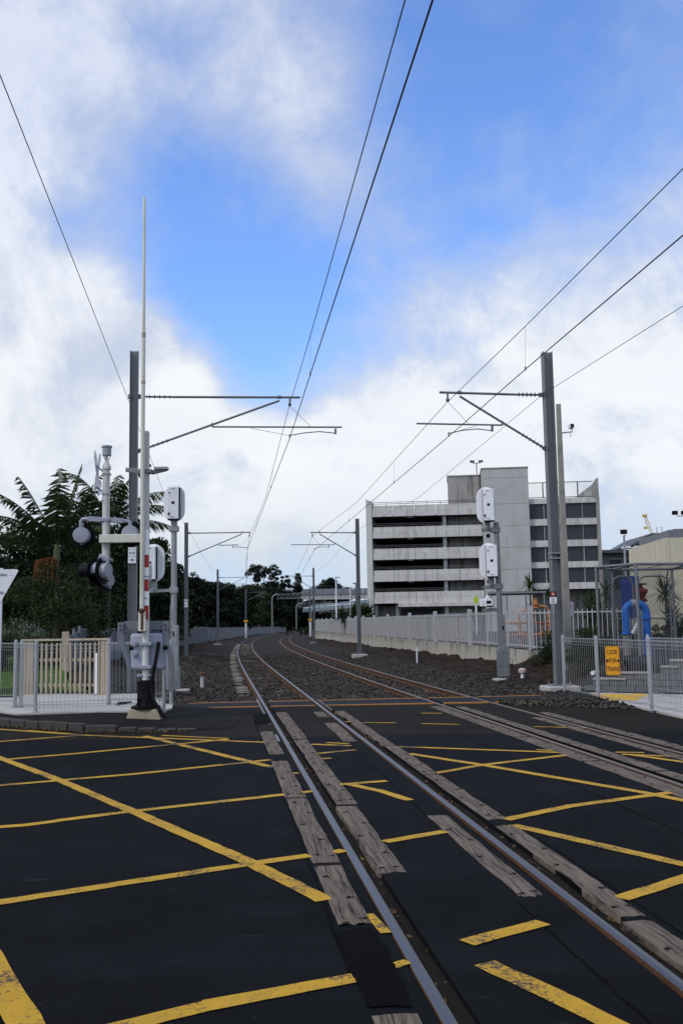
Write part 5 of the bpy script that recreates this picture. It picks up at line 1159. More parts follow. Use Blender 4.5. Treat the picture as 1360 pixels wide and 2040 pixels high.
for x, y in ((.1, .05), (.85, -.1), (1.7, -.3), (2.5, -.5), (3.1, 2.3), (.5, 2.8)): m = MB(); m.cyl((x, y, 0), (x, y, 2.33), .035, n=8); m.build('post', STEEL, cn)
m = MB(); m.box((9.55, 43.0, .72 + 1.05), (.22, .12, .85)); m.box((9.55, 43.0, .72 + .3), (.06, .06, .7)); tag(m.build('white_marker', WHITE), 'white panel on a stub post right of the near right mast', 'marker')
# yellow-green pedestrian sign near the building
ps = thing('crossing_sign', 'fluorescent yellow-green sign on a white post before the car park building', 'sign', (12.75, 96, .7)); m = MB(); m.cyl((0, 0, 0), (0, 0, 3.2), .09, n=8); m.build('post', WHITE, ps)
m = MB(); m.prism([(-.28, 0), (0, .5), (.28, 0), (0, -.5)], -.02, .02, M=upright(0, -.1, 3.25)); m.build('plate', simple('fluoro_plate', (.42, .62, .02), .5, var=.05, bump=0), ps)
# little lineside things
for (x, y, h, lab) in ((3.05, 42, .75, 'white marker stake in the dirt below the retaining wall'), (-7.6, 44, .85, 'leaning white stake on the left bank')):
    m = MB(); m.cyl((x, y, -.1), (x + .1 * (1 if x < 0 else 0), y, h), .028, n=7); tag(m.build('marker_stake', WHITE), lab, 'stake')
ms = thing('vent_stub', 'short capped white vent stub beside the right signal foot', 'vent', (5.05, 28.6, 0)); m = MB(); m.cyl((0, 0, -.1), (0, 0, .30), .05, n=10); m.build('pipe', WHITE, ms, smooth=40); m = MB(); m.lathe([(.11, .28), (.11, .36), (.06, .40)], n=12); m.build('cap', simple('pinkish_cap', (.48, .36, .31), .7, var=.15), ms, smooth=40)
ms = thing('vent_stub', 'short rusty-topped white pipe stub beside the left signal foot', 'vent', (-4.15, 29.5, 0)); m = MB(); m.cyl((0, 0, -.2), (0, 0, .32), .05, n=10); m.build('pipe', POLEW, ms, smooth=40); m = MB(); m.lathe([(.12, .3), (.12, .36), (.05, .38)], n=12); m.build('cap', RUST, ms, smooth=40)
ms = thing('drain_pipe', 'white pipe end sticking out of the bank near the right mast', 'pipe', (6.3, 25.6, .38)); m = MB(); m.cyl((0, 0, 0), (.5, .9, -.02), .055, n=12); m.build('pipe', WHITE, ms, smooth=40)

# ================================================================ BUILDINGS
def mk_facade(name, a, b, stain, amt=.6):
    m = Mat(name); v = m.obj(); st = m.noise(m.scaled(v, (1.6, 1.6, .12)), 1.0, 6, .65); fine = m.noise(v, 2.2, 5, .6)
    c = m.mix(fine, a, b); c = m.mix(m.M('MULTIPLY', m.ss(st, .47, .70), amt), c, stain)
    c = m.mix(m.M('MULTIPLY', m.ss(m.noise(v, .5, 4), .5, .7), .25), c, stain); m.set(c, .85, spec=.2); m.bump(m.noise(v, 12, 4), .15, .02); return m.m
FAC = mk_facade('precast_concrete', (.52, .51, .48), (.66, .645, .61), (.26, .245, .215), .5)
FAC_T = mk_facade('tower_concrete', (.44, .435, .42), (.52, .51, .49), (.32, .305, .285), .45)
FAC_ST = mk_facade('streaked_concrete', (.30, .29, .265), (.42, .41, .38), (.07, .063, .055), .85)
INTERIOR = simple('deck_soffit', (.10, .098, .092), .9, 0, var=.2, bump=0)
DARKPANE = Mat('dark_mesh_screen'); v = DARKPANE.obj(); w_ = DARKPANE.noise(DARKPANE.scaled(v, (14, 14, .4)), 1.0, 2); DARKPANE.set(DARKPANE.mix(w_, (.022, .025, .033), (.050, .054, .064)), .45, 0, .4); DARKPANE = DARKPANE.m
GLASS = Mat('green_glazing'); GLASS.set((.010, .022, .024), .2, 0, .25); GLASS = GLASS.m
bd = thing('car_park_building', 'grey concrete multi-storey car park with open decks and a blank stair tower', 'building', (3.15, 127, 0), R(-6))
tops = [16.9 - 2.765 * k for k in range(5)]
uj = [.78, 3.45, 6.15, 8.9, 11.75, 14.72]
for k, zt in enumerate(tops):
    for j in range(5):
        g = .025
        m = MB(); m.b2(uj[j] + g, uj[j + 1] - g, -.10, .12, zt - .60, zt); m.build('parapet_panel', FAC, bd)
        m = MB(); m.b2(uj[j] + g, uj[j + 1] - g, -.22, .14, zt - 1.43, zt - .625); m.build('parapet_panel', FAC, bd)
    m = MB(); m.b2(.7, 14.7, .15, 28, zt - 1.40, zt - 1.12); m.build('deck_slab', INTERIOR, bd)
    m = MB()
    for z in (.22, .42): m.tube([(.8, 0, zt + z), (14.7, 0, zt + z)], .035, 5)
    for q in range(9): u = .9 + q * 1.72; m.cyl((u, 0, zt - .1), (u, 0, zt + .43), .03, n=5)
    m.build('guard_rail', STEEL_D, bd)
    if k < 4 or True:
        m = MB(); m.cyl((9.95, .7, zt - 2.8 if k < 4 else 0), (9.95, .7, zt - 1.4), .27, n=12); m.build('column', FAC, bd, smooth=40)
        m = MB(); m.b2(10.45, 14.7, 2.4, 2.6, zt - 2.72, zt - 1.41); m.build('recess_wall', FAC_ST, bd)
    m = MB(); m.cyl((5.2, .3, zt - 1.52), (5.9, .3, zt - 1.52), .06, n=6); m.build('light_fitting', WHITE, bd)
m = MB(); m.b2(0, .74, -.3, 28, -.2, 16.2); m.add([(0, -.3, 16.2), (.74, -.3, 16.2), (.74, 28, 16.2), (0, 28, 16.2), (0, -.3, 17.75), (.74, -.3, 17.45), (.74, 28, 17.45), (0, 28, 17.75)], [(0, 1, 5, 4), (1, 2, 6, 5), (2, 3, 7, 6), (3, 0, 4, 7), (4, 5, 6, 7)]); m.build('end_wall', FAC, bd)
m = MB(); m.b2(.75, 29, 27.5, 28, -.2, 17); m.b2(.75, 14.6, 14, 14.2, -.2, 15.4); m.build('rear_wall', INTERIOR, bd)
# stair tower in stacked lifts
zz = [0.2, 3.0, 5.6, 8.35, 11.1, 13.85, 16.6, 19.9, 21.12]
for a, b in zip(zz[:-1], zz[1:]): m = MB(); m.b2(14.78, 20.55, -.9, 8, a + .02, b - .02); m.build('tower_panel', FAC_T, bd)
m = MB(); m.b2(14.82, 20.5, -.86, 7.9, 0, 21.1); m.build('tower_core', FAC_ST, bd)
m = MB(); m.b2(14.7, 20.62, -.98, 8.1, 21.12, 21.25); m.build('tower_cap', FAC_ST, bd)
m = MB(); m.b2(15.12, 15.56, -.93, -.88, 12.4, 12.85); m.build('vent_opening', BLACK, bd); m = MB(); m.b2(15.05, 15.40, -.93, -.88, 6.7, 7.1); m.build('vent_opening', BLACK, bd)
m = MB(); m.b2(10.5, 14.75, 2.0, 8.0, 15.6, 20.75); m.build('lift_housing', FAC_ST, bd)
m = MB(); m.b2(10.42, 14.8, 1.9, 8.1, 20.75, 20.86); m.build('lift_housing_cap', FAC, bd)
m = MB(); m.cyl((14.25, 1, 20.8), (14.25, 1, 22.2), .07, n=6); m.bar((13.75, 1, 22.2), (14.75, 1, 22.2), .08, .08); m.box((13.7, .9, 22.4), (.5, .4, .25), .3); m.box((14.8, .9, 22.4), (.5, .4, .25), -.3); m.build('roof_floodlight', STEEL_D, bd)
# right hand wing: slabs and dark screens
sl = [(16.55, 17.2), (13.80, 14.62), (11.10, 11.92), (8.46, 9.21), (5.8, 6.60)]
for a, b in sl:
    for u0, u1 in ((20.58, 24.5), (24.54, 29.0)): m = MB(); m.b2(u0, u1, -.25, .2, a, b); m.build('spandrel_panel', FAC, bd)
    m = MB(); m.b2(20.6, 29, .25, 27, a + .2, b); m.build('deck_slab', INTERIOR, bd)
for (a0, b0), (a1, b1) in zip(sl[:-1], sl[1:]):
    for u0, u1 in ((20.6, 22.35), (22.48, 24.45), (24.6, 27.08), (27.22, 28.85)):
        m = MB(); m.b2(u0, u1, .0, .06, b1 + .03, a0 - .03); m.build('screen_pane', DARKPANE, bd)
    for u in (22.415, 24.52, 27.15):
        m = MB(); m.b2(u - .06, u + .06, -.12, .1, b1, a0); m.build('mullion', FAC_ST, bd)
m = MB(); m.b2(28.86, 29.25, -.6, 27.5, -.2, 17.3); m.prism([(28.55, 17.2), (29.25, 17.2), (29.25, 19.65), (28.95, 19.55), (28.55, 18.9)], -.5, .3, M=XZ @ Matrix.Identity(4)); m.build('end_wall', FAC_ST, bd)
m = MB(); m.add([(26.4, .5, 17.3), (29.2, .5, 17.3), (29.2, .5, 19.4)], [(0, 1, 2)]); m.build('ramp_cheek', FAC, bd)
for z in (17.35, 19.25): m = MB(); m.bar((20.6, -.05, z), (28.6, -.05, z), .09, .09); m.build('balustrade_rail', STEEL_D, bd)
for u in (22.4, 24.55, 26.7): m = MB(); m.box((u, -.05, 18.25), (.14, .12, 1.9)); m.build('balustrade_post', STEEL_D, bd)
SCRIM = Mat('pale_wire_scrim'); SCRIM.set((.12, .13, .15), .7); SCRIM.b.inputs['Alpha'].default_value = .14; SCRIM = SCRIM.m
m = MB(); m.add([(20.6, 0, 17.35), (28.55, 0, 17.35), (28.55, 0, 19.2), (20.6, 0, 19.2)], [(0, 1, 2, 3)]); m.build('wire_scrim', SCRIM, bd)
# ground floor
m = MB(); m.b2(.75, 14.7, 3.2, 3.4, -.2, 4.1); m.build('ground_floor_wall', FAC_ST, bd)
m = MB(); m.b2(3.9, 14.72, -.5, 3.0, 3.95, 4.42); m.build('canopy_fascia', FAC, bd)
SHUT = Mat('dark_roller_shutter'); v = SHUT.obj(); wv = SHUT.nd('ShaderNodeTexWave', bands_direction='Z'); SHUT.L.new(v, wv.inputs[0]); wv.inputs['Scale'].default_value = 2.2; SHUT.set(SHUT.mix(wv.outputs[1], (.035, .037, .037), (.085, .087, .085)), .6); SHUT.bump(wv.outputs[1], .6, .05); SHUT = SHUT.m
m = MB(); m.b2(4.1, 9.4, 3.05, 3.15, -.2, 3.7); m.build('roller_shutter', SHUT, bd)
m = MB(); m.b2(9.9, 14.5, 3.0, 3.15, -.2, 3.2); m.build('pale_wall', FAC, bd)
m = MB(); m.b2(8.75, 9.5, 2.95, 3.02, .6, 2.7); m.build('door', STEEL_L, bd)
for u0, u1, z0, z1 in ((4.6, 5.6, 2.0, 2.45), (6.9, 7.1, 1.9, 2.2), (11.8, 12.2, 1.9, 2.2), (3.3, 3.7, 2.0, 2.3)): m = MB(); m.b2(u0, u1, 2.85, 2.9, z0, z1); m.build('notice', WHITE, bd)
m = MB(); m.b2(20.6, 28.9, 3.2, 3.4, -.2, 5.8); m.build('ground_floor_wall', FAC_ST, bd)
for u in (.95, 3.7, 24.5): m = MB(); m.cyl((u, 1.2, -.2), (u, 1.2, 5.8 if u > 20 else 4.4), .25, n=10); m.build('column', FAC, bd, smooth=40)

# cream industrial building on the right
CREAMW = mk_facade('cream_cladding', (.54, .50, .37), (.60, .56, .42), (.42, .39, .29), .3)
cbg = thing('warehouse', 'cream clad warehouse with a grey roof edge at the right', 'building', (0, 0, .6))
def wallp(mb, a, b, z0, z1, th=.3):
    a = Vector((a[0], a[1], 0)); b = Vector((b[0], b[1], 0)); d = (b - a).normalized(); n_ = Vector((-d.y, d.x, 0)) * th
    vs = [a, b, b + n_, a + n_]; mb.add([(p.x, p.y, z0) for p in vs] + [(p.x, p.y, z1) for p in vs], [(0, 1, 2, 3), (4, 5, 6, 7), (0, 1, 5, 4), (1, 2, 6, 5), (2, 3, 7, 6), (3, 0, 4, 7)])
A_, B_, C_ = (22.9, 78.5), (22.4, 68), (60, 62.5)
n = 8
for i in range(n):
    a = (A_[0] + (B_[0] - A_[0]) * i / n, A_[1] + (B_[1] - A_[1]) * i / n); b = (A_[0] + (B_[0] - A_[0]) * (i + 1) / n - .01, A_[1] + (B_[1] - A_[1]) * (i + 1) / n + .03)
    m = MB(); wallp(m, b, a, -.7, 4.9); m.build('wall_panel', CREAMW, cbg); m = MB(); wallp(m, b, a, 4.95, 6.72); m.build('wall_panel', CREAMW, cbg)
n = 6
for i in range(n):
    a = (B_[0] + (C_[0] - B_[0]) * i / n, B_[1] + (C_[1] - B_[1]) * i / n); b = (B_[0] + (C_[0] - B_[0]) * (i + 1) / n - .04, B_[1] + (C_[1] - B_[1]) * (i + 1) / n)
    m = MB(); wallp(m, a, b, -.7, 4.9); m.build('wall_panel', CREAMW, cbg); m = MB(); wallp(m, a, b, 4.95, 6.72); m.build('wall_panel', CREAMW, cbg)
m = MB(); m.add([(*A_, 6.7), (*B_, 6.7), (*C_, 6.7), (70, 90, 6.7)], [(0, 1, 2, 3)]); m.build('roof', STEEL_D, cbg)
GREYC = simple('grey_roof_cladding', (.16, .17, .185), .6, 0, var=.1, bump=.02)
m = MB(); wallp(m, (23.0, 68.9), (60, 63.6), 6.72, 7.4); m.build('parapet', GREYC, cbg); m = MB(); wallp(m, (23.0, 68.9), (23.3, 77), 6.72, 7.35); m.build('parapet', GREYC, cbg)
m = MB(); wallp(m, (23.2, 67.75), (26.5, 67.25), 4.55, 5.25, .1); m.build('vent_louvre', GREYC, cbg)
m = MB()
for i in range(24): a = (A_[0] + (B_[0] - A_[0]) * (i + .5) / 24 - .05, A_[1] + (B_[1] - A_[1]) * (i + .5) / 24); m.box((a[0], a[1], 3.4), (.06, .1, 2.6))
tag(m.build('cladding_ribs', CREAMW, cbg), kind='stuff')
m = MB(); m.tube([(24.1, 76, 6.7), (24.1, 76, 8.2), (24.5, 76, 8.2), (24.5, 76, 6.7)], .03, 6); m.build('roof_hatch_frame', STEEL_L, cbg)
# glass office behind it
of = thing('office_building', 'low office with green glass and an angled flat roof behind the warehouse', 'building', (0, 150, .3)); of.scale = (1.27, 1.27, 1.27)
m = MB(); m.b2(29.5, 40, 0, 9, -.8, 9.1); m.build('wall', GREYC, of)
m = MB(); m.b2(28.6, 42, -1.6, 12, 9.1, 9.45); m.build('roof', STEEL_D, of)
GREENW = simple('green_panel', (.14, .20, .175), .5, 0, var=.1, bump=0); m = MB(); m.b2(29.5, 31.6, -.06, 0.02, 3.5, 8.8); m.build('green_panel', GREENW, of)
for u0, u1 in ((31.7, 33.1), (33.2, 35.6)): m = MB(); m.b2(u0, u1, -.07, .02, 4.8, 8.4); m.build('window', GLASS, of)
m = MB(); m.b2(33.1, 33.2, -.15, .0, 4.8, 8.5); m.b2(31.6, 36, -.15, 0, 8.4, 8.55); m.build('window_frame', STEEL_L, of)
m = MB(); m.prism([(33.6, 9.9), (36.2, 11.3), (44, 11.5), (44, 11.2), (36.2, 10.95), (33.8, 9.65)], -9, 2, M=XZ); m.build('angled_roof', STEEL_D, of)
m = MB(); m.b2(36.6, 44, 0, 6, 9.4, 10.95); m.build('upper_wall', simple('dark_red_wall', (.10, .025, .02), .7, var=.2, bump=0), of)
m = MB(); m.b2(35.2, 36.55, -.3, 3, 9.4, 10.6); m.build('upper_glazing', GREENW, of); m = MB(); m.b2(38, 43.6, -.2, -.02, 9.6, 10.8); m.build('window', GLASS, of)
m = MB(); m.b2(33.0, 34.9, -2, -.5, 9.6, 9.85); m.build('white_canopy', WHITE, of)
# light poles, crane
def lightpole(x, y, z0, h, label, heads):
    t = thing('light_pole', label, 'light pole', (x, y, z0), 0, 'floodlight poles'); m = MB(); m.cyl((0, 0, 0), (0, 0, h), .10, .06, n=8); m.build('pole', STEEL_L, t, smooth=40)
    m = MB(); m.bar((-.5 * (heads > 1), 0, h), (.5 * (heads > 1) + .1, 0, h), .06, .06); m.build('cross_arm', STEEL_L, t)
    for i in range(heads): x_ = (i - (heads - 1) / 2) * .62; m = MB(); m.box((x_, 0, h + .22), (.36, .3, .26), (i - 1) * .5); m.build('lamp_head', BLACK, t, bevel=.03)
lightpole(16.6, 58.5, .7, 6.0, 'single-lamp pole in front of the glass office', 1); lightpole(23.15, 67, .7, 8.0, 'triple floodlight pole at the right edge before the warehouse', 3)
cr = thing('tower_crane', 'distant yellow crane jib above the office roof', 'crane', (93, 300, 0)); YC = simple('crane_yellow', (.62, .42, .10), .6, var=.1, bump=0)
m = MB(); A = Vector((3.2, 0, 20)); B = Vector((-1.2, 0, 33.3))
for o in (-.5, .5): m.bar(A + Vector((o, 0, 0)), B + Vector((o * .6, 0, 0)), .16, .16)
for i in range(14): a = A.lerp(B, i / 14); b = A.lerp(B, (i + 1) / 14); s = 1 if i % 2 else -1; m.bar(a + Vector((.5 * s, 0, 0)), b - Vector((.45 * s, 0, 0)), .1, .1)
m.build('jib', YC, cr); m = MB(); m.box((-1.3, 0, 33.4), (1.3, .8, .7)); m.build('jib_head', YC, cr); m = MB(); m.cyl((-1.2, 0, 33), (-1.2, 0, 30), .04, n=4); m.box((-1.2, 0, 29.7), (1.0, .5, .7)); m.build('hook_block', YC, cr)
m = MB(); m.bar((4, 0, 0), (4, 0, 24), 1.2, 1.2); m.build('tower', YC, cr)

# flyover and station roof in the distance
fo = thing('flyover', 'long grey concrete flyover with a parapet crossing in the distance', 'bridge', (0, 400, 0))
m = MB(); m.b2(-36, 60, -5, 5, 13.0, 14.2); m.build('deck', FAC_ST, fo)
for i in range(24): u = -36 + i * 4; m = MB(); m.b2(u + .05, u + 3.95, -5.3, -5.0, 14.2, 16.4); m.build('parapet_panel', simple('parapet_grey', (.20, .22, .25), .8, var=.15, bump=0) if i == 0 else bpy.data.materials['parapet_grey'], fo)
m = MB(); m.b2(-36, 60, -5.6, -4.8, 12.2, 13.2); m.build('edge_beam', FAC, fo)
for u in (-30, -8, 16, 42): m = MB(); m.b2(u - 1, u + 1, -1.5, 1.5, -1, 13); m.build('pier', FAC_ST, fo)
so = thing('station_roof', 'long green-grey station roof below the flyover', 'roof', (0, 345, 0)); GR = simple('green_roof_sheet', (.10, .155, .15), .5, 0, var=.15, bump=0)
m = MB(); m.add([(-14, 0, 6.9), (24, 0, 9.6), (24, 10, 12.2), (-14, 10, 9.0)], [(0, 1, 2, 3)]); m.build('roof_sheet', GR, so)
m = MB(); m.bar((-14, -.2, 6.8), (24, -.2, 9.5), .3, .5); m.build('fascia', STEEL_L, so); m = MB(); m.bar((-14, 5, 8.1), (24, 5, 11.1), .4, .3); m.build('ridge', WHITE, so)
for u in (-12, -4, 4, 12): m = MB(); m.cyl((u, 2, -.5), (u, 2, 8), .2, n=6); m.build('column', STEEL_D, so)
for x, y, h, lab in ((-1.2, 180, 10.4, 'pale lamp post left of the car park building, before the flyover'), (1.9, 260, 11.6, 'white flag-like post beside the flyover parapet')):
    t = thing('lamp_post', lab, 'lamp post', (x, y, 0), 0); m = MB(); m.cyl((0, 0, -.4), (0, 0, h), .17, .12, n=8); m.build('pole', WHITE, t, smooth=40); m = MB(); m.box((.3, 0, h), (.9, .3, .16)); m.build('lamp_head', STEEL_L, t)
t = thing('lamp_post', 'dark street lamp with a flat head left of the car park building', 'lamp post', (2.4, 185, .6), 0); m = MB(); m.cyl((0, 0, 0), (0, 0, 8.8), .13, .10, n=8); m.build('pole', STEEL_D, t, smooth=40); m = MB(); m.box((0, 0, 8.9), (1.1, .4, .18)); m.box((.5, 0, 9.1), (.2, .2, .3)); m.build('lamp_head', STEEL_D, t)

# ================================================================ VEGETATION
def leaf_mesh(name, P, nrm, size, mat_, parent, seed, aspect=.5, droop=0.0):
    """diamond leaves at P (n,3), facing roughly nrm"""
    r_ = np.random.RandomState(seed); n = len(P); d = r_.normal(0, 1, (n, 3)); d[:, 2] -= droop; d /= np.linalg.norm(d, axis=1)[:, None]
    s = np.cross(d, nrm + r_.normal(0, .5, (n, 3))); s /= np.linalg.norm(s, axis=1)[:, None] + 1e-6
    L_ = (size * r_.uniform(.6, 1.3, n))[:, None]; W_ = L_ * aspect * .5
    V = np.stack([P - d * L_ * .5, P + s * W_, P + d * L_ * .5, P - s * W_], 1).reshape(-1, 3)
    me = bpy.data.meshes.new(name); me.from_pydata(V.tolist(), [], np.arange(n * 4).reshape(-1, 4).tolist()); me.materials.append(mat_)
    o = bpy.data.objects.new(name, me); C.objects.link(o); o.parent = parent; return o
def tree(label, x, y, z, h, rx, mat_, seed, n=9000, leaf=.22, trunk=.25, base=.12, name='broadleaf_tree', ry=None, nclump=26, group='trees along the railway', shape='round', cat='tree', fat=1.0):
    r_ = np.random.RandomState(seed); t = thing(name, label, cat, (x, y, z), 0, group); ry = ry or rx
    cl = []; lim = MB()
    lim.tube([(0, 0, -.3), (r_.normal(0, .1), r_.normal(0, .1), h * .25), (r_.normal(0, .2), r_.normal(0, .2), h * .5), (r_.normal(0, .3), r_.normal(0, .3), h * .85)], [trunk, trunk * .8, trunk * .55, trunk * .2], 7)
    for k in range(nclump):
        u = r_.uniform(0, 1); a = r_.uniform(0, 6.283); zc = base + (1 - base) * r_.uniform(.12, .92)
        if shape == 'round': prof = math.sqrt(max(0.05, 1 - ((zc - .45) / .6) ** 2))
        elif shape == 'cone': prof = max(.08, (1 - zc) * 1.05)
        else: prof = .3 + .7 * zc
        rr_ = math.sqrt(r_.uniform(.05, 1)) * prof * .85; c = np.array([rx * rr_ * math.cos(a), ry * rr_ * math.sin(a), h * zc]); rad = (.17 + .16 * r_.uniform()) * min(rx, h * .5) * {'cone': .6, 'vase': .62}.get(shape, 1) * fat
        cl.append((c, rad)); 
        if k % 2 == 0: lim.tube([(0, 0, h * max(.15, zc - .3)), tuple(c * .6 + np.array([0, 0, h * .02])), tuple(c)], [trunk * .35, trunk * .2, trunk * .06], 5)
    lim.build('trunk', BARK, t, smooth=60)
    w_ = np.array([c[1] ** 2 for c in cl]); w_ /= w_.sum(); idx = r_.choice(len(cl), n, p=w_)
    d = r_.normal(0, 1, (n, 3)); d /= np.linalg.norm(d, axis=1)[:, None]; rad = np.array([c[1] for c in cl])[idx] * r_.uniform(.35, 1.08, n) ** .6
    P = np.array([c[0] for c in cl])[idx] + d * rad[:, None] * np.array([1.15, 1.15, .8]); P[:, 2] = np.maximum(P[:, 2], .02)
    leaf_mesh('crown', P, d + np.array([0, 0, .5]), leaf, mat_, t, seed + 1); return t
def far(px, y): return (px - 680) / 1983. * y
# big dark trees behind the palms
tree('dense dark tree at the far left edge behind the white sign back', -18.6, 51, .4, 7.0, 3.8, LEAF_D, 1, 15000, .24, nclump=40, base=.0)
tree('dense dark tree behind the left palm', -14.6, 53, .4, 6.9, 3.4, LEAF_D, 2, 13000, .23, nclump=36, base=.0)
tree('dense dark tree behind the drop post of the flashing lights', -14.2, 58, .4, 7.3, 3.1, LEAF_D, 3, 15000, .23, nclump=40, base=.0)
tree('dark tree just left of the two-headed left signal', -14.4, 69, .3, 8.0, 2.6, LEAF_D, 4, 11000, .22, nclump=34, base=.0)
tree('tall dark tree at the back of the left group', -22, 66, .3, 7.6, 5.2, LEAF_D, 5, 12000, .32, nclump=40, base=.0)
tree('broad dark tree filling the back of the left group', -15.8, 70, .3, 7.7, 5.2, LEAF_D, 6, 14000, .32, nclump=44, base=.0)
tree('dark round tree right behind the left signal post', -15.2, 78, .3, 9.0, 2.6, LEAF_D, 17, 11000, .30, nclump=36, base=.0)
tree('lighter olive bush below the left palm', -12.0, 43.0, .4, 4.3, 2.7, LEAF_M, 7, 15000, .13, nclump=46, base=-.05, name='leafy_bush', cat='bush', fat=1.3, trunk=.12)
tree('lighter olive bush right of the palm, behind the timber fence', -12.9, 48, .4, 3.7, 2.0, LEAF_M, 8, 9000, .13, nclump=34, base=-.05, name='leafy_bush', cat='bush', fat=1.3, trunk=.1)
tree('yellowish green bush between the left signal and its side head', -15.0, 87, .2, 6.4, 2.0, LEAF_M, 9, 8000, .17, nclump=30, base=-.02, name='leafy_bush', cat='bush', fat=1.3, trunk=.1)
tree('pale grey-green shrub at the left edge under the trees', -13.4, 39.5, .4, 1.75, 1.9, LEAF_GREY, 10, 9000, .075, nclump=34, base=-.05, name='shrub', cat='shrub', fat=1.9, trunk=.06)
tree('dark feathery shrub in front of the pale grey one', -12.6, 37.0, .35, 1.3, 1.7, LEAF_M, 11, 8000, .10, nclump=26, base=-.05, name='shrub', cat='shrub', fat=1.9, trunk=.05)
tree('low dark shrub by the end post of the boundary fence', -11.8, 39.6, .35, 1.35, 1.1, LEAF_M, 12, 6000, .09, nclump=20, base=-.05, name='shrub', cat='shrub', fat=1.9, trunk=.05)
# row behind the boundary fence
row = [(326, 82, 8.4, 2.6, 'dark tree just left of the second left mast'), (356, 94, 8.6, 2.6, 'tall dark tree behind the second left mast'), (388, 126, 8.6, 3.0, 'dark bushy tree just right of the second left mast'), (405, 142, 9.0, 3.4, 'dark tree midway between the second and third left masts'), (424, 165, 9.6, 4.0, 'dark low tree behind the third left mast'), (446, 190, 9.8, 4.4, 'dark tree just right of the third left mast'), (468, 216, 10.6, 5.0, 'dark tree left of the fourth left mast'), (490, 252, 13.0, 6.0, 'rounded olive tree behind the fourth left mast'), (512, 285, 14.0, 6.4, 'broad tree right of the fourth left mast, below the gum tree'), (535, 312, 14.6, 6.6, 'dark tree behind the bent portal leg'), (556, 338, 13.8, 6.6, 'dark tree just right of the bent portal leg'), (576, 352, 13.0, 6.6, 'dark tree under the skyline pine'), (598, 362, 11.5, 6.6, 'dark tree at the inside of the far curve'), (375, 150, 10.4, 5, 'rear tree high behind the second left mast'), (455, 240, 12.5, 6.5, 'rear tree peeping over the third left mast trees'), (620, 372, 10.0, 7, 'far dark tree left of the last right masts'), (655, 385, 9.5, 10, 'dark mass of a tree under the flyover, left'), (690, 388, 9.0, 10, 'dark mass of a tree under the flyover, middle'), (725, 392, 9.0, 10, 'dark mass of a tree under the flyover beside the building')]
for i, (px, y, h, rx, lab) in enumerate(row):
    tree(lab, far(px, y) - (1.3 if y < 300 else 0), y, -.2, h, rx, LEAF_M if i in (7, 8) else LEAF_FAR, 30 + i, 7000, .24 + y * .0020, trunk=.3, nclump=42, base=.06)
# tall open gum and a norfolk pine on the skyline
tree('tall open-crowned gum tree standing above the tree line', far(524, 335), 335, 0, 23.4, 7.2, LEAF_FAR, 61, 6500, .70, trunk=.45, nclump=52, base=.40, name='gum_tree', shape='vase')
tree('smaller open crown right of the tall gum tree', far(556, 340), 340, 0, 20.0, 4.4, LEAF_FAR, 62, 3200, .7, trunk=.3, nclump=34, base=.45, name='gum_tree', shape='vase')
tree('cone-shaped pine on the skyline left of the third right mast', far(591, 385), 385, 0, 23.6, 5.0, LEAF_FAR, 63, 4200, .75, trunk=.35, nclump=80, base=.12, name='norfolk_pine', shape='cone')
tree('open tree hugging the left side of the skyline pine', far(577, 385), 385, 0, 19.6, 3.4, LEAF_FAR, 66, 2000, .65, trunk=.3, nclump=30, base=.2, name='gum_tree', shape='round')
tree('dark round tree crown above the flyover', far(652, 520), 520, 0, 25.5, 12, LEAF_FAR, 64, 6000, 1.3, trunk=.6, nclump=40, base=.4, name='broadleaf_tree')
tree('smaller dark crown right of the one above the flyover', far(680, 540), 540, 0, 22.5, 7, LEAF_FAR, 65, 3500, 1.3, trunk=.5, nclump=26, base=.5, name='broadleaf_tree')
r_ = np.random.RandomState(77); n = 9000; Xw = r_.uniform(-130, 70, n); hw = 9.5 + 2.5 * vnoise(Xw, Xw * 0, 4, .09, 3) * 2
P = np.stack([Xw, 425 + r_.uniform(-6, 6, n), np.abs(hw) * r_.uniform(0, 1, n) ** .8], -1); d = r_.normal(0, 1, (n, 3)); d[:, 1] -= 1.5
tag(leaf_mesh('distant_wood', P, d, 1.7, LEAF_FAR, None, 78, .7), 'dark distant belt of trees under and beyond the flyover', kind='stuff')

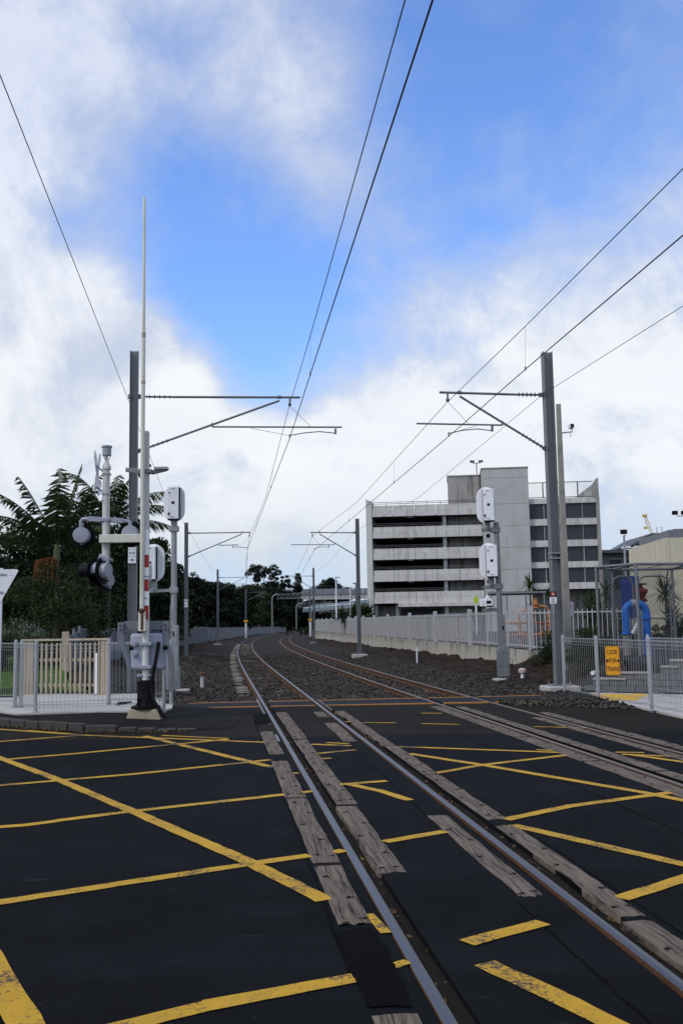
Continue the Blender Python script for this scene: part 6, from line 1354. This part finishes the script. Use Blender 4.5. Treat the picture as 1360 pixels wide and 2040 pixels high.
def palm(label, x, y, z, h, fr, seed, spread=1.0, fl=2.7):
    r_ = random.Random(seed); t = thing('palm_tree', label, 'palm', (x, y, z), 0, 'palms above the left trees')
    m = MB(); m.tube([(0, 0, -.3), (.05, 0, h * .5), (.0, 0, h)], [.16, .13, .12], 9); m.build('trunk', BARK, t, smooth=60)
    m = MB(); m.tube([(0, 0, h - .05), (0, 0, h + .35), (0, 0, h + .7)], [.14, .13, .07], 9); m.build('crownshaft', simple('crownshaft_olive', (.10, .10, .035), .5, var=.2) if seed == 1 else bpy.data.materials['crownshaft_olive'], t, smooth=60)
    for i, (az, el, ln, dr) in enumerate(fr):
        m = MB(); a = R(az); e = R(el); p = Vector((0, 0, h + .55)); pts = []; dirv = Vector((math.cos(a) * math.cos(e), math.sin(a) * math.cos(e), math.sin(e))); n = 16; st = ln / n
        for k in range(n + 1):
            pts.append(p.copy()); p = p + dirv * st; dirv = (dirv + Vector((0, 0, -dr * (.3 + k / n) / n))).normalized()
        m.tube(pts, [.03 * (1 - .85 * k / n) + .004 for k in range(n + 1)], 5)
        for k in range(2, n + 1):
            for sub in (0, .33, .66):
                if k == n and sub: break
                q = pts[k].lerp(pts[min(k + 1, n)], sub); tdir = (pts[min(k + 1, n)] - pts[k - 1]).normalized(); side = tdir.cross(Vector((0, 0, 1)))
                if side.length < .05: side = Vector((math.sin(a), -math.cos(a), 0))
                side.normalize(); u = k / n; L_ = .70 * spread * (math.sin(math.pi * min(1, u * .85 + .12)) * .8 + .2)
                for s in (-1, 1):
                    dv = (side * s + tdir * .75 + Vector((0, 0, -.55 - .9 * r_.random()))).normalized() * L_ * r_.uniform(.8, 1.15); w_ = tdir * .026
                    m.add([q - w_, q + w_, q + dv * .6 + w_ * .7 + Vector((0, 0, .02)), q + dv + Vector((0, 0, -.08 * L_))], [(0, 1, 2, 3)])
        m.build('frond', LEAF_PALM, t)
    return t
pl_ = palm('left palm with drooping orange flower strands', -12.05, 42, .35, 4.35, [(178, 20, 3.3, .9), (170, 38, 3.5, 1.0), (190, 52, 3.4, .9), (172, 64, 3.5, .6), (100, 78, 3.5, .35), (15, 76, 3.6, .35), (-8, 62, 3.5, .6), (10, 46, 3.1, .9), (-14, 30, 2.7, 1.0), (4, 12, 2.2, .9), (-75, 60, 3.0, .9), (80, 50, 3.0, .9), (250, 40, 2.7, 1.1), (115, 34, 2.8, 1.0)], 1, 1.15)
m = MB(); rs = random.Random(3)
for i in range(170):
    a = rs.uniform(0, 6.28); rr_ = .50 * math.sqrt(rs.uniform(.02, 1)); x = -.40 + rr_ * math.cos(a); y = -.15 + rr_ * math.sin(a) * .7; z1 = 4.15 + .15 * math.sqrt(max(0, 1 - (rr_ / .52) ** 2)) + rs.uniform(-.06, .06); L_ = rs.uniform(.3, 1.0)
    m.tube([(-.12, -.08, 4.42), (x, y, z1), (x * 1.03, y, z1 - L_ * .5), (x * 1.05, y, z1 - L_)], .008, 3, caps=False)
m.build('flower_strands', DEADFROND, pl_)
palm('right palm, behind the bell and crossbuck', -12.25, 52, .35, 6.35, [(170, 68, 3.9, 2.1), (8, 72, 3.9, 2.0), (180, 44, 3.5, 1.7), (0, 46, 4.2, 1.8), (-12, 30, 4.0, 1.5), (175, 20, 3.4, 1.2), (85, 70, 3.4, 1.6), (-60, 56, 3.2, 1.7), (250, 50, 3.0, 1.7), (5, 10, 3.4, .9), (100, 40, 3.2, 1.5)], 2, 1.3)
def cordyline(label, x, y, z, h, n=70, ln=.75, seed=1, heads=1, name='cabbage_tree', spread=.5):
    r_ = random.Random(seed); t = thing(name, label, 'plant', (x, y, z), 0, 'sword-leaved plants on the right')
    for k in range(heads):
        hx = 0 if heads == 1 else r_.uniform(-spread, spread); hy = 0 if heads == 1 else r_.uniform(-spread, spread); hh = h * (1 if k == 0 else r_.uniform(.45, .95))
        m = MB(); m.tube([(hx * .3, hy * .3, -.2), (hx, hy, hh)], [.07, .05], 6); m.build('stem', BARK, t, smooth=60); m = MB()
        for i in range(n):
            a = r_.uniform(0, 6.283); e = math.asin(r_.uniform(-.45, 1)); L_ = ln * r_.uniform(.7, 1.15); d = Vector((math.cos(a) * math.cos(e), math.sin(a) * math.cos(e), math.sin(e))); s = d.cross(Vector((0, 0, 1)))
            if s.length < .05: s = Vector((1, 0, 0))
            s.normalize(); b = Vector((hx, hy, hh + r_.uniform(-.1, .1))); p1 = b + d * L_ * .55; p2 = b + d * L_ + Vector((0, 0, -.22 * L_ * math.cos(e))); w_ = .022 * (ln / .75)
            m.add([b - s * w_ * .7, b + s * w_ * .7, p1 + s * w_, p1 - s * w_, p2], [(0, 1, 2, 3), (3, 2, 4)])
        m.build('leaf_rosette', LEAF_CORD, t)
    return t
cordyline('sword-leaved plant right of the near right mast, tallest of the group', 15.0, 58, .7, 2.6, 80, 1.15, 2, heads=2, spread=.4)
cordyline('bushy sword-leaved clump beside the cage, low down', 14.6, 55, .7, 1.1, 90, 1.1, 3, heads=4, spread=.8, name='flax_clump')
cordyline('sword-leaved plant on the terrace left of the near right mast', 11.8, 62, .7, 3.2, 70, 1.1, 4, heads=2, spread=.6)
cordyline('sword-leaved plant just behind the near right mast', 13.4, 64, .7, 2.9, 70, 1.0, 5, heads=2, spread=.5)
cordyline('sword-leaved plant by the yellow-green sign', 13.2, 97, .7, 2.2, 60, 1.3, 6, heads=2, spread=.8)
cordyline('tall sword-leaved plant seen through the cage', 11.5, 35.5, .7, 1.9, 90, .95, 7, heads=2, spread=.4)
cordyline('shaggy sword-leaved plant in the left of the cage view', 10.3, 40.5, .7, 1.35, 90, .95, 8, heads=3, spread=.5)
cordyline('leafy clump at the right edge beyond the cage', 13.4, 38.5, .7, 1.0, 90, .9, 9, heads=4, spread=.7, name='flax_clump')
cordyline('rounded sword-leaved bush left of the second right mast foot fence', far(700, 100), 100, .7, 2.2, 110, 1.5, 10, heads=5, spread=1.3, name='flax_clump')
cordyline('rounded sword-leaved bush right of the second right mast', far(733, 98), 98, .7, 2.2, 110, 1.5, 12, heads=5, spread=1.2, name='flax_clump')
tree('dark low shrub on the bank at the end of the retaining wall', 7.55, 34.6, .2, 1.15, 1.15, LEAF_D, 70, 7000, .07, nclump=24, base=-.1, name='shrub', cat='shrub', fat=1.9, trunk=.05, group='bank shrubs')
tree('dark creeping shrub behind the mesh fence on the right bank', 6.9, 27.6, .2, 1.0, 1.0, LEAF_D, 71, 6000, .06, nclump=22, base=-.1, name='shrub', cat='shrub', fat=1.9, trunk=.05, group='bank shrubs')
tree('brownish green shrub between the near right mast and the cage', 7.35, 31.0, .45, 1.0, 1.1, LEAF_M, 75, 7000, .06, nclump=24, base=-.1, name='shrub', cat='shrub', fat=1.9, trunk=.05, group='bank shrubs')
tree('low green hedge along the car park behind the cage', 15.5, 50, .6, .8, 3.2, LEAF_D, 72, 8000, .09, nclump=40, base=-.1, name='hedge', cat='hedge', fat=1.8, trunk=.05, ry=.7, group='bank shrubs')
tree('small green weeds by the far fence corner on the curve', far(598, 200), 200, -.1, 1.6, 4.5, LEAF_M, 73, 3000, .3, nclump=26, base=-.05, name='weed_patch', cat='weeds', trunk=.05, ry=4, group='bank shrubs')
tree('small tuft of weeds at the foot of the retaining wall', 3.0, 63, -.1, .4, .5, LEAF_M, 74, 900, .09, nclump=8, base=-.1, name='weed_patch', cat='weeds', trunk=.02, group='bank shrubs')
# litter of dead leaves in the gutter and flangeways
r_ = np.random.RandomState(9); n = 700
xs_ = np.concatenate([np.interp(r_.uniform(0, 1, n), np.linspace(0, 1, len(kx)), kx)]); xs_ = xs_[xs_ > -8]; ys_ = np.interp(xs_, kx, ky) - .06 - np.abs(r_.normal(0, .10, len(xs_)))
yf = r_.uniform(3.5, 20, 420); sf = r_.choice([-.50, .67, -.5, .66], 420); xf = c1(yf) + sf + r_.normal(0, .03, 420)
P = np.concatenate([np.stack([xs_, ys_, np.full(len(xs_), .012)], -1), np.stack([xf, yf, np.full(420, -.035)], -1)])
DEADLEAF = mk_leaf('dead_leaf', (.05, .028, .012), (.17, .095, .035), (.33, .21, .05)); lm = leaf_mesh('leaf_litter', P, np.tile(np.array([[0, 0, 3.]]), (len(P), 1)), .05, DEADLEAF, None, 4, .6); tag(lm, 'dead brown leaves lying in the gutter and beside the rails', kind='stuff')
